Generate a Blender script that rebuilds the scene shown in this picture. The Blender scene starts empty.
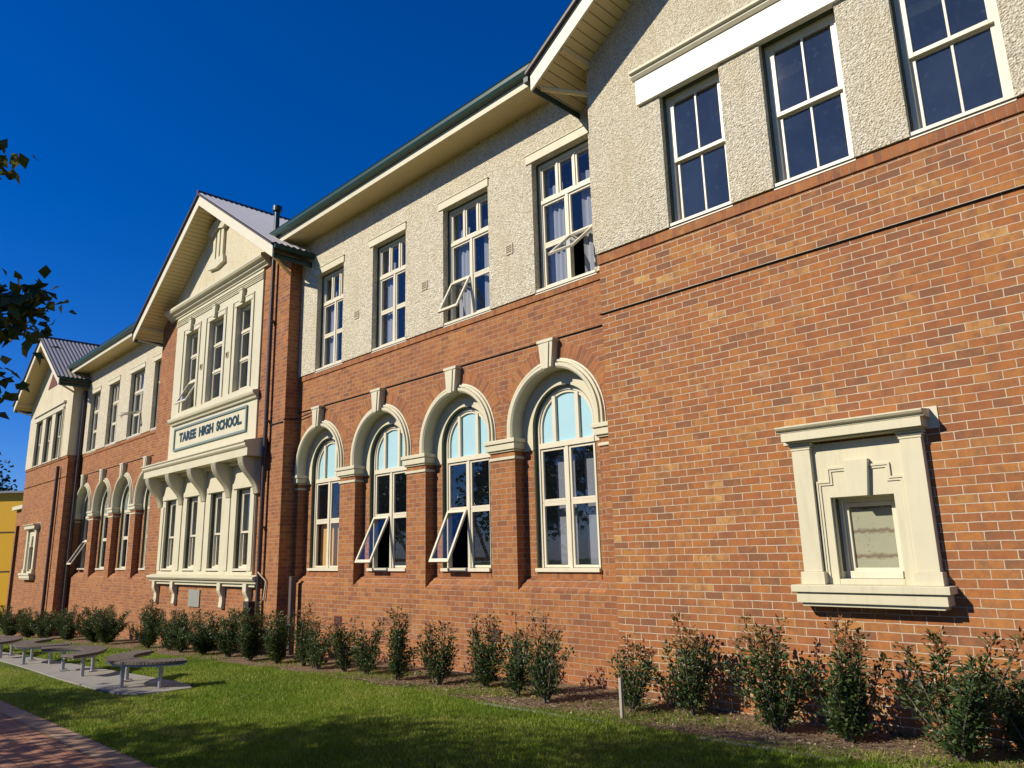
import bpy, bmesh, math, random
import numpy as np
from mathutils import Vector, Matrix
from mathutils.geometry import tessellate_polygon

random.seed(7); RNG = np.random.default_rng(7)
scene = bpy.context.scene
COL = scene.collection
R = math.radians

# ------------------------------------------------------------------ camera
CAM = Vector((0.0, -8.25, 0.0))
F_PX, YAW, PITCH, ROLL = 739.83, R(45.167), R(12.593), R(-1.442)
fw = Vector((-math.sin(YAW)*math.cos(PITCH), math.cos(YAW)*math.cos(PITCH), math.sin(PITCH)))
rt = Vector((math.cos(YAW), math.sin(YAW), 0)); up = rt.cross(fw)
rt2 = rt*math.cos(ROLL) + up*math.sin(ROLL); up2 = -rt*math.sin(ROLL) + up*math.cos(ROLL)
cd = bpy.data.cameras.new('camera'); cam = bpy.data.objects.new('camera', cd); COL.objects.link(cam)
cd.sensor_width = 36; cd.lens = F_PX/1024*36; cd.clip_start = .05; cd.clip_end = 3000
m = Matrix.Identity(4)
for i in range(3):
    m[i][0] = rt2[i]; m[i][1] = up2[i]; m[i][2] = -fw[i]; m[i][3] = CAM[i]
cam.matrix_world = m
scene.camera = cam

# ------------------------------------------------------------------ light
SUN_DIR = Vector((.45, 1.0, -.71)).normalized()          # the way the light travels
EL = math.asin(-SUN_DIR.z); AZ = math.atan2(-SUN_DIR.x, -SUN_DIR.y)
world = bpy.data.worlds.new('World'); scene.world = world; world.use_nodes = True
wn = world.node_tree.nodes; wl = world.node_tree.links
bg = wn['Background']; sky = wn.new('ShaderNodeTexSky'); sky.sky_type = 'NISHITA'; sky.sun_disc = False
sky.sun_elevation = EL; sky.sun_rotation = AZ; sky.altitude = 300; sky.air_density = 1.0; sky.dust_density = .1; sky.ozone_density = 8.0
hsv = wn.new('ShaderNodeHueSaturation'); hsv.inputs['Saturation'].default_value = 1.25; hsv.inputs['Value'].default_value = .78
tn = wn.new('ShaderNodeMix'); tn.data_type = 'RGBA'; tn.blend_type = 'MULTIPLY'; tn.inputs['Factor'].default_value = 1
[i for i in tn.inputs if i.type == 'RGBA'][1].default_value = (.95, 1.02, 1.48, 1)
wl.new(sky.outputs[0], hsv.inputs['Color']); wl.new(hsv.outputs[0], [i for i in tn.inputs if i.type == 'RGBA'][0]); wl.new([o for o in tn.outputs if o.type == 'RGBA'][0], bg.inputs['Color'])
bg.inputs['Strength'].default_value = .085
sl = bpy.data.lights.new('sun', 'SUN'); sl.energy = 5.0; sl.angle = R(.5); sl.color = (1, .91, .77)
so = bpy.data.objects.new('sun', sl); COL.objects.link(so); so.rotation_euler = SUN_DIR.to_track_quat('-Z', 'Y').to_euler()
so.location = (-10, -30, 30)
scene.view_settings.view_transform = 'Standard'; scene.view_settings.look = 'None'
scene.view_settings.exposure = 0.33; scene.view_settings.gamma = 1.0; scene.view_settings.use_curve_mapping = False

# ------------------------------------------------------------------ materials
def mat(name):
    mt = bpy.data.materials.new(name); mt.use_nodes = True
    nt = mt.node_tree; b = nt.nodes['Principled BSDF']
    return mt, nt, b
def N(nt, t, **kw):
    n = nt.nodes.new(t)
    for k, v in kw.items():
        if hasattr(n, k): setattr(n, k, v)
        else: n.inputs[k].default_value = v
    return n
def L(nt, a, b): nt.links.new(a, b)
def math_(nt, op, a, b=None, c=None):
    n = nt.nodes.new('ShaderNodeMath'); n.operation = op
    for i, v in enumerate((a, b, c)):
        if v is None: continue
        if isinstance(v, (int, float)): n.inputs[i].default_value = v
        else: nt.links.new(v, n.inputs[i])
    return n.outputs[0]
def ramp(nt, fac, stops, interp='LINEAR'):
    r = nt.nodes.new('ShaderNodeValToRGB'); e = r.color_ramp.elements; r.color_ramp.interpolation = interp
    while len(e) < len(stops): e.new(.5)
    for i, (p, c) in enumerate(stops):
        e[i].position = p; e[i].color = (*c, 1) if len(c) == 3 else c
    nt.links.new(fac, r.inputs[0]); return r.outputs[0]
def mix(nt, fac, a, b, mode='MIX'):
    n = nt.nodes.new('ShaderNodeMix'); n.data_type = 'RGBA'; n.blend_type = mode
    for sock, v in ((n.inputs['Factor'], fac), (n.inputs['A'], a), (n.inputs['B'], b)):
        if isinstance(v, (int, float)): sock.default_value = v
        elif isinstance(v, tuple): sock.default_value = (*v, 1)
        else: nt.links.new(v, sock)
    return [o for o in n.outputs if o.type == 'RGBA'][0]
def noise(nt, vec, scale, detail=4, rough=.55):
    n = nt.nodes.new('ShaderNodeTexNoise'); n.inputs['Scale'].default_value = scale
    n.inputs['Detail'].default_value = detail; n.inputs['Roughness'].default_value = rough
    if vec is not None: nt.links.new(vec, n.inputs['Vector'])
    return n.outputs['Fac']
def pos(nt): return nt.nodes.new('ShaderNodeNewGeometry').outputs['Position']
def bump(nt, b, h, strength, dist):
    n = nt.nodes.new('ShaderNodeBump'); n.inputs['Strength'].default_value = strength; n.inputs['Distance'].default_value = dist
    nt.links.new(h, n.inputs['Height']); nt.links.new(n.outputs[0], b.inputs['Normal'])

BRICKS = [(0, (0.135, 0.071, 0.040)), (.05, (0.163, 0.078, 0.039)), (.12, (0.240, 0.091, 0.033)), (.36, (0.293, 0.103, 0.030)), (.56, (0.332, 0.128, 0.032)),
          (.78, (0.360, 0.152, 0.037)), (.92, (0.332, 0.162, 0.048)), (.975, (0.423, 0.217, 0.063)), (1, (0.499, 0.303, 0.097))]
REDB = [(0, (0.158, 0.069, 0.035)), (.10, (0.211, 0.078, 0.032)), (.4, (0.288, 0.105, 0.033)), (.7, (0.336, 0.135, 0.037)), (1, (0.365, 0.167, 0.051))]
DARKB = [(0, (.09, .042, .038)), (.35, (.15, .062, .048)), (.7, (.24, .085, .05)), (1, (.31, .125, .065))]
def brick_mat(name, w=.2325, h=.0838, stops=BRICKS, mortar=(.58, .49, .355), ms=.0050, uv=False, offset=.5, zoff=0.0):
    mt, nt, b = mat(name)
    if uv:
        vec = nt.nodes.new('ShaderNodeUVMap').outputs[0]; P = pos(nt)
    else:
        g = nt.nodes.new('ShaderNodeNewGeometry'); P = g.outputs['Position']
        s = nt.nodes.new('ShaderNodeSeparateXYZ'); L(nt, P, s.inputs[0])
        sn = nt.nodes.new('ShaderNodeSeparateXYZ'); L(nt, g.outputs['True Normal'], sn.inputs[0])
        k = math_(nt, 'GREATER_THAN', math_(nt, 'ABSOLUTE', sn.outputs[0]), .7)
        u = math_(nt, 'ADD', math_(nt, 'MULTIPLY', s.outputs[0], math_(nt, 'SUBTRACT', 1.0, k)), math_(nt, 'MULTIPLY', s.outputs[1], k))
        wob = math_(nt, 'ADD', math_(nt, 'MULTIPLY', math_(nt, 'SUBTRACT', noise(nt, P, 3.0, 2), .5), .012), math_(nt, 'MULTIPLY', math_(nt, 'SUBTRACT', noise(nt, P, 32.0, 3), .5), .008))
        c = nt.nodes.new('ShaderNodeCombineXYZ'); L(nt, math_(nt, 'ADD', u, wob), c.inputs[0])
        L(nt, math_(nt, 'ADD', math_(nt, 'ADD', s.outputs[2], 10.0+zoff), wob), c.inputs[1]); vec = c.outputs[0]
    br = nt.nodes.new('ShaderNodeTexBrick'); L(nt, vec, br.inputs['Vector']); br.offset = offset
    for k_, v_ in (('Color1', (0, 0, 0, 1)), ('Color2', (1, 1, 1, 1)), ('Mortar', (.5, .5, .5, 1)), ('Scale', 1.0), ('Mortar Size', ms), ('Mortar Smooth', .25), ('Bias', 0.0), ('Brick Width', w), ('Row Height', h)):
        br.inputs[k_].default_value = v_
    wnz = nt.nodes.new('ShaderNodeTexWhiteNoise'); wnz.noise_dimensions = '1D'; L(nt, br.outputs['Color'], wnz.inputs['W'])
    col = ramp(nt, wnz.outputs['Value'], stops)
    # fired marks inside a brick, and slow weathering over the wall
    def own(scale, k):                                   # marks that belong to one brick and stop at its joints
        q = nt.nodes.new('ShaderNodeTexNoise'); q.noise_dimensions = '4D'; q.inputs['Scale'].default_value = scale; q.inputs['Detail'].default_value = 4; q.inputs['Roughness'].default_value = .6
        L(nt, P, q.inputs['Vector']); L(nt, math_(nt, 'MULTIPLY', wnz.outputs['Value'], k), q.inputs['W']); return q.outputs['Fac']
    col = mix(nt, math_(nt, 'MULTIPLY', ramp(nt, own(9, 91), [(.46, (0, 0, 0)), (.66, (1, 1, 1))]), .72), col, (.125, .072, .042))
    col = mix(nt, math_(nt, 'MULTIPLY', ramp(nt, own(8, 57), [(.50, (0, 0, 0)), (.68, (1, 1, 1))]), .55), col, (.40, .15, .040))
    col = mix(nt, math_(nt, 'MULTIPLY', ramp(nt, own(6, 23), [(.55, (0, 0, 0)), (.70, (1, 1, 1))]), .45), col, (.27, .072, .028))
    n1 = noise(nt, P, 28, 5, .65); n2 = noise(nt, P, .8, 4); n3 = noise(nt, P, 150, 3)
    col = mix(nt, math_(nt, 'MULTIPLY', ramp(nt, n1, [(.40, (0, 0, 0)), (.78, (1, 1, 1))]), .62), col, (.19, .085, .055))
    col = mix(nt, math_(nt, 'MULTIPLY', n3, .35), col, mix(nt, .5, col, (.52, .24, .10)))
    col = mix(nt, math_(nt, 'MULTIPLY', ramp(nt, n2, [(.45, (0, 0, 0)), (.7, (1, 1, 1))]), .28), col, (.22, .085, .05))
    mpv = nt.nodes.new('ShaderNodeMapping'); mpv.inputs['Scale'].default_value = (2.6, 2.6, .35); L(nt, P, mpv.inputs[0]); n5 = noise(nt, mpv.outputs[0], 1.6, 6, .65)
    col = mix(nt, math_(nt, 'MULTIPLY', ramp(nt, n5, [(.50, (0, 0, 0)), (.72, (1, 1, 1))]), .42), col, (.15, .066, .042))
    col = mix(nt, math_(nt, 'MULTIPLY', ramp(nt, noise(nt, P, 1.9, 7, .7), [(.60, (0, 0, 0)), (.74, (1, 1, 1))]), .22), col, (.50, .36, .26))
    mcol = mix(nt, noise(nt, P, 9, 4), tuple(x*.62 for x in mortar), mortar)
    fac = math_(nt, 'MULTIPLY', br.outputs['Fac'], ramp(nt, noise(nt, P, 2.2, 3), [(.3, (.6, .6, .6)), (.55, (1, 1, 1))]))
    L(nt, mix(nt, fac, col, mcol), b.inputs['Base Color'])
    b.inputs['Roughness'].default_value = .9; b.inputs['Specular IOR Level'].default_value = .12
    hgt = math_(nt, 'ADD', math_(nt, 'MULTIPLY', br.outputs['Fac'], -1.0), math_(nt, 'MULTIPLY', n3, .35))
    hgt = math_(nt, 'ADD', hgt, math_(nt, 'MULTIPLY', wnz.outputs['Value'], .25))
    bump(nt, b, hgt, .8, .006)
    return mt
M = {}
M['brick_wing'] = brick_mat('brick_wing')
M['brick_main'] = brick_mat('brick_main', stops=REDB, mortar=(.50, .385, .28), ms=.0042, zoff=.03)
M['brick_edge'] = brick_mat('brick_on_edge', w=.086, h=.5, stops=REDB, mortar=(.33, .22, .17), ms=.004, offset=0.0)
M['brick_arch'] = brick_mat('brick_voussoir', w=.086, h=.24, stops=REDB, mortar=(.45, .31, .24), ms=.004, uv=True, offset=0.0)

def paint(name, col, rough=.5, nstr=.12, dirt=.16, spec=.4, bumpd=.001):
    mt, nt, b = mat(name); P = pos(nt)
    n = noise(nt, P, 2.4, 5, .6); n2 = noise(nt, P, 40, 3)
    c = mix(nt, math_(nt, 'MULTIPLY', ramp(nt, n, [(.4, (0, 0, 0)), (.8, (1, 1, 1))]), dirt*1.6), col, tuple(x*.66 for x in col))
    c = mix(nt, math_(nt, 'MULTIPLY', n2, nstr), c, tuple(x*.8 for x in col))
    mpv = nt.nodes.new('ShaderNodeMapping'); mpv.inputs['Scale'].default_value = (7, 7, .7); L(nt, P, mpv.inputs[0]); n5 = noise(nt, mpv.outputs[0], 1.5, 6, .7)
    c = mix(nt, math_(nt, 'MULTIPLY', ramp(nt, n5, [(.52, (0, 0, 0)), (.75, (1, 1, 1))]), dirt*1.9), c, tuple(x*k for x, k in zip(col, (.60, .55, .47))))
    n6 = noise(nt, P, 17, 7, .75); c = mix(nt, math_(nt, 'MULTIPLY', ramp(nt, n6, [(.66, (0, 0, 0)), (.72, (1, 1, 1))]), dirt*2.0), c, tuple(x*.55 for x in col))
    L(nt, c, b.inputs['Base Color']); b.inputs['Roughness'].default_value = rough; b.inputs['Specular IOR Level'].default_value = spec
    bump(nt, b, n2, .25, bumpd)
    return mt
CREAM = (.545, .505, .345)
M['cream'] = paint('cream_paint', CREAM, .55)
M['cream_barge'] = paint('bargeboard_paint', (.62, .58, .43), .5, .1, .12)
M['cream_bright'] = paint('cream_fresh_paint', (.80, .765, .64), .5, .08, .08)
M['frame'] = paint('window_frame_paint', (.62, .57, .42), .4)
M['green'] = paint('dark_green_paint', (.022, .055, .045), .35)
M['jamb_green'] = paint('jamb_green_paint', (.05, .065, .03), .45)
M['darkpipe'] = paint('dark_brown_pipe', (.045, .030, .024), .4)
M['dark_edge'] = paint('roof_edge_brown', (.06, .040, .034), .5)
M['metal_grey'] = paint('grey_metal', (.30, .31, .32), .35)
M['plate'] = paint('bronze_plate', (.25, .255, .21), .5)
M['plaque_green'] = paint('plaque_trim', (.16, .21, .19), .5)
M['lettering'] = paint('lettering_green', (.015, .04, .04), .45)
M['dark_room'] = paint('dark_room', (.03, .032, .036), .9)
M['cable_and_shadow'] = paint('black_cable_and_shadow', (.010, .009, .009), .9, spec=.1)  # cable black, also used for the painted shadow line of the string course
M['vent_dark'] = paint('terracotta_vent', (.13, .035, .025), .8)
M['yellow'] = paint('yellow_cladding', (.78, .42, .012), .5, .05, .05)
M['white_wall'] = paint('white_cladding', (.75, .78, .80), .6)
M['concrete'] = None
M['timber_board'] = paint('tan_board', (.62, .36, .12), .7)
M['cyan_film'] = paint('pale_blue_film', (.34, .54, .58), .3, .05, .05)
M['stake'] = paint('weathered_stake', (.36, .31, .24), .8)
M['downpipe_grey'] = paint('grey_conduit', (.085, .07, .065), .6)

def stucco(name, base, lo, bdist=.02):
    mt, nt, b = mat(name); P = pos(nt)
    v = nt.nodes.new('ShaderNodeTexVoronoi'); v.inputs['Scale'].default_value = 44; L(nt, P, v.inputs['Vector'])
    n = noise(nt, P, 34, 6, .75); n2 = noise(nt, P, 1.1, 5); n4 = noise(nt, P, 95, 3)
    c = mix(nt, ramp(nt, n, [(.36, (0, 0, 0)), (.6, (1, 1, 1))]), lo, base)
    c = mix(nt, math_(nt, 'MULTIPLY', ramp(nt, n2, [(.45, (0, 0, 0)), (.72, (1, 1, 1))]), .5), c, tuple(x*k for x, k in zip(base, (.78, .72, .60))))
    L(nt, c, b.inputs['Base Color']); b.inputs['Roughness'].default_value = .85; b.inputs['Specular IOR Level'].default_value = .3
    mpv = nt.nodes.new('ShaderNodeMapping'); mpv.inputs['Scale'].default_value = (3, 3, .5); L(nt, P, mpv.inputs[0]); n5 = noise(nt, mpv.outputs[0], 1.4, 6, .65)
    c = mix(nt, math_(nt, 'MULTIPLY', ramp(nt, n5, [(.5, (0, 0, 0)), (.72, (1, 1, 1))]), .45), c, tuple(x*k for x, k in zip(base, (.62, .55, .42))))
    L(nt, c, b.inputs['Base Color'])
    h = math_(nt, 'ADD', math_(nt, 'MULTIPLY', math_(nt, 'SUBTRACT', 1.0, v.outputs['Distance']), .9), math_(nt, 'ADD', n, math_(nt, 'MULTIPLY', n4, .5)))
    bump(nt, b, h, 1.0, bdist)
    return mt
M['stucco'] = stucco('roughcast_render', (.80, .735, .56), (.37, .325, .215), .024)
M['stucco_soft'] = stucco('painted_roughcast', (.62, .565, .40), (.47, .42, .29), .010)

def lined(name, col, period, axis):
    mt, nt, b = mat(name); P = pos(nt); s = nt.nodes.new('ShaderNodeSeparateXYZ'); L(nt, P, s.inputs[0])
    f = math_(nt, 'FRACT', math_(nt, 'DIVIDE', math_(nt, 'ADD', s.outputs[axis], 200.0), period))
    g = math_(nt, 'LESS_THAN', f, .09)
    n = noise(nt, P, 3, 4)
    c = mix(nt, math_(nt, 'MULTIPLY', n, .3), col, tuple(x*.75 for x in col))
    L(nt, mix(nt, g, c, tuple(x*.25 for x in col)), b.inputs['Base Color']); b.inputs['Roughness'].default_value = .5
    bump(nt, b, math_(nt, 'SUBTRACT', 1.0, g), 1.0, .006)
    return mt
M['soffit_boards'] = lined('lined_soffit_boards', (.62, .49, .25), .115, 0)
M['soffit'] = paint('soffit_paint', (.64, .51, .26), .5)

def corr(name, col, metal=.25):
    mt, nt, b = mat(name); P = pos(nt)
    n = noise(nt, P, 3.5, 5); c = mix(nt, math_(nt, 'MULTIPLY', n, .5), col, tuple(x*.6 for x in col))
    L(nt, c, b.inputs['Base Color']); b.inputs['Roughness'].default_value = .5; b.inputs['Metallic'].default_value = metal
    return mt
M['roof_grey'] = corr('corrugated_grey', (.62, .60, .57), .05); M['roof_brown'] = corr('corrugated_weathered', (.36, .33, .30), .05); M['roof_green'] = corr('corrugated_dark', (.10, .11, .10))

def glass(name, dust=.05, tint=(.70, .76, .78), sky_sheen=0.0):
    mt, nt, b = mat(name); nt.nodes.remove(b); out = nt.nodes['Material Output']; P = pos(nt)
    fr = nt.nodes.new('ShaderNodeFresnel'); bf = nt.nodes.new('ShaderNodeNewGeometry').outputs['Backfacing']
    L(nt, math_(nt, 'ADD', math_(nt, 'MULTIPLY', bf, 1/1.75 - 1.75), 1.75), fr.inputs['IOR'])
    gl = nt.nodes.new('ShaderNodeBsdfGlossy'); gl.inputs['Roughness'].default_value = .015; gl.inputs['Color'].default_value = (.95, .97, 1, 1)
    bp = nt.nodes.new('ShaderNodeBump'); bp.inputs['Strength'].default_value = .03; bp.inputs['Distance'].default_value = .02
    L(nt, noise(nt, P, 2.5, 2), bp.inputs['Height']); L(nt, bp.outputs[0], gl.inputs['Normal'])
    tr = nt.nodes.new('ShaderNodeBsdfTransparent'); tr.inputs['Color'].default_value = (*tint, 1)
    df = nt.nodes.new('ShaderNodeBsdfDiffuse'); df.inputs['Color'].default_value = (.40, .56, .78, 1)  # blue body colour of the dust specks and the painted sky reflection
    m1 = nt.nodes.new('ShaderNodeMixShader'); L(nt, fr.outputs[0], m1.inputs[0]); L(nt, tr.outputs[0], m1.inputs[1]); L(nt, gl.outputs[0], m1.inputs[2])
    m2 = nt.nodes.new('ShaderNodeMixShader'); L(nt, m1.outputs[0], m2.inputs[1]); L(nt, df.outputs[0], m2.inputs[2])
    d = math_(nt, 'MULTIPLY', ramp(nt, noise(nt, P, 16, 9, .8), [(.56, (0, 0, 0)), (.74, (1, 1, 1))]), dust*6)
    d = math_(nt, 'ADD', d, math_(nt, 'MULTIPLY', ramp(nt, noise(nt, P, .9, 3), [(.42, (0, 0, 0)), (.66, (1, 1, 1))]), sky_sheen*.4))  # sky reflection painted on as a blue diffuse sheen, in broad patches
    L(nt, math_(nt, 'ADD', d, dust*.4+sky_sheen*.6), m2.inputs[0]); L(nt, m2.outputs[0], out.inputs['Surface'])
    return mt
M['glass'] = glass('window_glass', .015, (.92, .95, .95)); M['glass_dusty_sheen'] = glass('dusty_sky_sheen_glass', .016, (.80, .88, .95), .05)

def cloth(name, col):
    mt, nt, b = mat(name); P = pos(nt)
    w = nt.nodes.new('ShaderNodeTexWave'); w.inputs['Scale'].default_value = 5; w.inputs['Distortion'].default_value = 1.5; L(nt, P, w.inputs['Vector'])
    L(nt, mix(nt, math_(nt, 'MULTIPLY', noise(nt, P, 6), .4), col, tuple(x*.7 for x in col)), b.inputs['Base Color']); b.inputs['Roughness'].default_value = .9
    return mt
M['curtain'] = cloth('pale_curtain', (.28, .29, .32)); M['blind'] = cloth('grey_blind', (.20, .20, .23)); M['curtain_warm'] = cloth('cream_curtain', (.34, .31, .25))

def board_mat():
    mt, nt, b = mat('peeling_painted_board'); P = pos(nt); s = nt.nodes.new('ShaderNodeSeparateXYZ'); L(nt, P, s.inputs[0])
    f = math_(nt, 'FRACT', math_(nt, 'DIVIDE', math_(nt, 'ADD', s.outputs[2], 10.07), .245))
    st = ramp(nt, math_(nt, 'ADD', f, math_(nt, 'MULTIPLY', math_(nt, 'SUBTRACT', noise(nt, P, 14, 5), .5), .35)), [(.0, (0, 0, 0)), (.36, (0, 0, 0)), (.45, (1, 1, 1)), (.53, (.6, .6, .6)), (.6, (0, 0, 0))])
    c = mix(nt, noise(nt, P, 7, 4), (.20, .22, .145), (.285, .27, .175))
    c = mix(nt, st, c, (.11, .07, .038))
    pl = ramp(nt, noise(nt, P, 45, 4), [(.66, (0, 0, 0)), (.69, (1, 1, 1))])
    L(nt, mix(nt, math_(nt, 'MULTIPLY', pl, .8), c, (.12, .08, .05)), b.inputs['Base Color']); b.inputs['Roughness'].default_value = .6
    return mt
M['old_board'] = board_mat()

def conc():
    mt, nt, b = mat('concrete'); P = pos(nt)
    c = mix(nt, noise(nt, P, 2.5, 6), (.19, .18, .155), (.31, .29, .25)); c = mix(nt, math_(nt, 'MULTIPLY', noise(nt, P, 60, 3), .5), c, (.22, .21, .19))
    L(nt, c, b.inputs['Base Color']); b.inputs['Roughness'].default_value = .85; bump(nt, b, noise(nt, P, 90, 3), .4, .003); return mt
M['concrete'] = conc()
def lawn():
    mt, nt, b = mat('lawn_soil'); P = pos(nt)
    c = mix(nt, ramp(nt, noise(nt, P, 1.3, 6, .65), [(.35, (0, 0, 0)), (.65, (1, 1, 1))]), (.075, .115, .016), (.13, .165, .026))
    c = mix(nt, ramp(nt, noise(nt, P, .55, 4), [(.54, (0, 0, 0)), (.70, (1, 1, 1))]), c, (.17, .145, .055))
    c = mix(nt, ramp(nt, noise(nt, P, 30, 4), [(.55, (0, 0, 0)), (.75, (1, 1, 1))]), c, (.05, .04, .018))
    L(nt, c, b.inputs['Base Color']); b.inputs['Roughness'].default_value = .95; b.inputs['Specular IOR Level'].default_value = .1
    bump(nt, b, noise(nt, P, 60, 5, .7), 1.0, .03); return mt
M['lawn'] = lawn()
def mulch():
    mt, nt, b = mat('bark_mulch'); P = pos(nt)
    c = ramp(nt, noise(nt, P, 38, 6, .75), [(.3, (.06, .038, .024)), (.46, (.19, .125, .078)), (.61, (.33, .245, .155)), (.76, (.50, .41, .30))])
    c = mix(nt, ramp(nt, noise(nt, P, 1.7, 5), [(.53, (0, 0, 0)), (.66, (1, 1, 1))]), c, (.075, .10, .02))
    L(nt, c, b.inputs['Base Color']); b.inputs['Roughness'].default_value = .95; b.inputs['Specular IOR Level'].default_value = .1
    bump(nt, b, noise(nt, P, 45, 6, .75), 1.0, .035); return mt
M['mulch'] = mulch()
def paver(name, w, h, stops, rot=0):
    mt, nt, b = mat(name); P = pos(nt); mp = nt.nodes.new('ShaderNodeMapping'); mp.inputs['Rotation'].default_value = (0, 0, rot); mp.inputs['Location'].default_value = (100, 100, 0); L(nt, P, mp.inputs[0])
    br = nt.nodes.new('ShaderNodeTexBrick'); L(nt, mp.outputs[0], br.inputs['Vector'])
    for k_, v_ in (('Color1', (0, 0, 0, 1)), ('Color2', (1, 1, 1, 1)), ('Mortar', (.5, .5, .5, 1)), ('Scale', 1.0), ('Mortar Size', .004), ('Mortar Smooth', .3), ('Bias', 0.0), ('Brick Width', w), ('Row Height', h)):
        br.inputs[k_].default_value = v_
    c = ramp(nt, br.outputs['Color'], stops); c = mix(nt, math_(nt, 'MULTIPLY', noise(nt, P, 5, 6, .7), .6), c, (.19, .115, .08))
    L(nt, mix(nt, br.outputs['Fac'], c, (.07, .05, .035)), b.inputs['Base Color']); b.inputs['Roughness'].default_value = .85
    bump(nt, b, math_(nt, 'SUBTRACT', math_(nt, 'MULTIPLY', noise(nt, P, 80, 3), .3), br.outputs['Fac']), .8, .006); return mt
M['paver'] = paver('clay_pavers', .23, .115, [(0, (.27, .11, .055)), (.5, (.35, .145, .07)), (1, (.42, .20, .10))])
M['paver_edge'] = paver('tan_edge_pavers', .115, .23, [(0, (.30, .19, .11)), (.5, (.37, .23, .13)), (1, (.42, .29, .18))])
def timber():
    mt, nt, b = mat('weathered_slats'); P = pos(nt)
    c = mix(nt, noise(nt, P, 12, 6, .7), (.065, .048, .036), (.16, .125, .10)); L(nt, c, b.inputs['Base Color']); b.inputs['Roughness'].default_value = .75
    bump(nt, b, noise(nt, P, 60, 4), .4, .004); return mt
M['timber'] = timber()
def galv():
    mt, nt, b = mat('galvanised_steel'); P = pos(nt); L(nt, mix(nt, noise(nt, P, 20), (.30, .31, .32), (.48, .49, .50)), b.inputs['Base Color'])
    b.inputs['Metallic'].default_value = .7; b.inputs['Roughness'].default_value = .45; return mt
M['galv'] = galv()
def bark():
    mt, nt, b = mat('bark'); P = pos(nt); c = mix(nt, noise(nt, P, 14, 6, .7), (.06, .045, .033), (.17, .135, .10)); L(nt, c, b.inputs['Base Color']); b.inputs['Roughness'].default_value = .9
    bump(nt, b, noise(nt, P, 40, 5), .8, .01); return mt
M['bark'] = bark()
def leaf(name, stops, rough=.38, trans=.25):
    mt, nt, b = mat(name); out = nt.nodes['Material Output']
    at = nt.nodes.new('ShaderNodeAttribute'); at.attribute_name = 'tint'
    c = ramp(nt, at.outputs['Fac'], stops); L(nt, c, b.inputs['Base Color']); b.inputs['Roughness'].default_value = rough; b.inputs['Specular IOR Level'].default_value = .3
    t = nt.nodes.new('ShaderNodeBsdfTranslucent'); L(nt, mix(nt, .5, c, (.20, .24, .03)), t.inputs['Color'])
    ms = nt.nodes.new('ShaderNodeMixShader'); ms.inputs[0].default_value = trans; L(nt, b.outputs[0], ms.inputs[1]); L(nt, t.outputs[0], ms.inputs[2]); L(nt, ms.outputs[0], out.inputs['Surface'])
    return mt
M['shrub_leaf'] = leaf('shrub_leaf', [(0, (.020, .040, .014)), (.45, (.040, .074, .022)), (.75, (.075, .115, .030)), (.84, (.12, .11, .035)), (1, (.24, .070, .034))], .45, .15)
M['tree_leaf'] = leaf('tree_leaf', [(0, (.020, .045, .010)), (.6, (.045, .085, .018)), (1, (.10, .13, .03))], .4, .25)
M['grass'] = leaf('grass_blade', [(0, (.085, .165, .008)), (.45, (.175, .285, .016)), (.75, (.29, .36, .034)), (1, (.52, .44, .16))], .55, .45)
M['litter'] = leaf('leaf_litter', [(0, (.10, .06, .035)), (.6, (.22, .15, .085)), (1, (.40, .31, .20))], .8, .05)
M['far_leaf'] = leaf('pine_leaf', [(0, (.014, .026, .014)), (1, (.035, .055, .025))], .6, .1)

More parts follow.
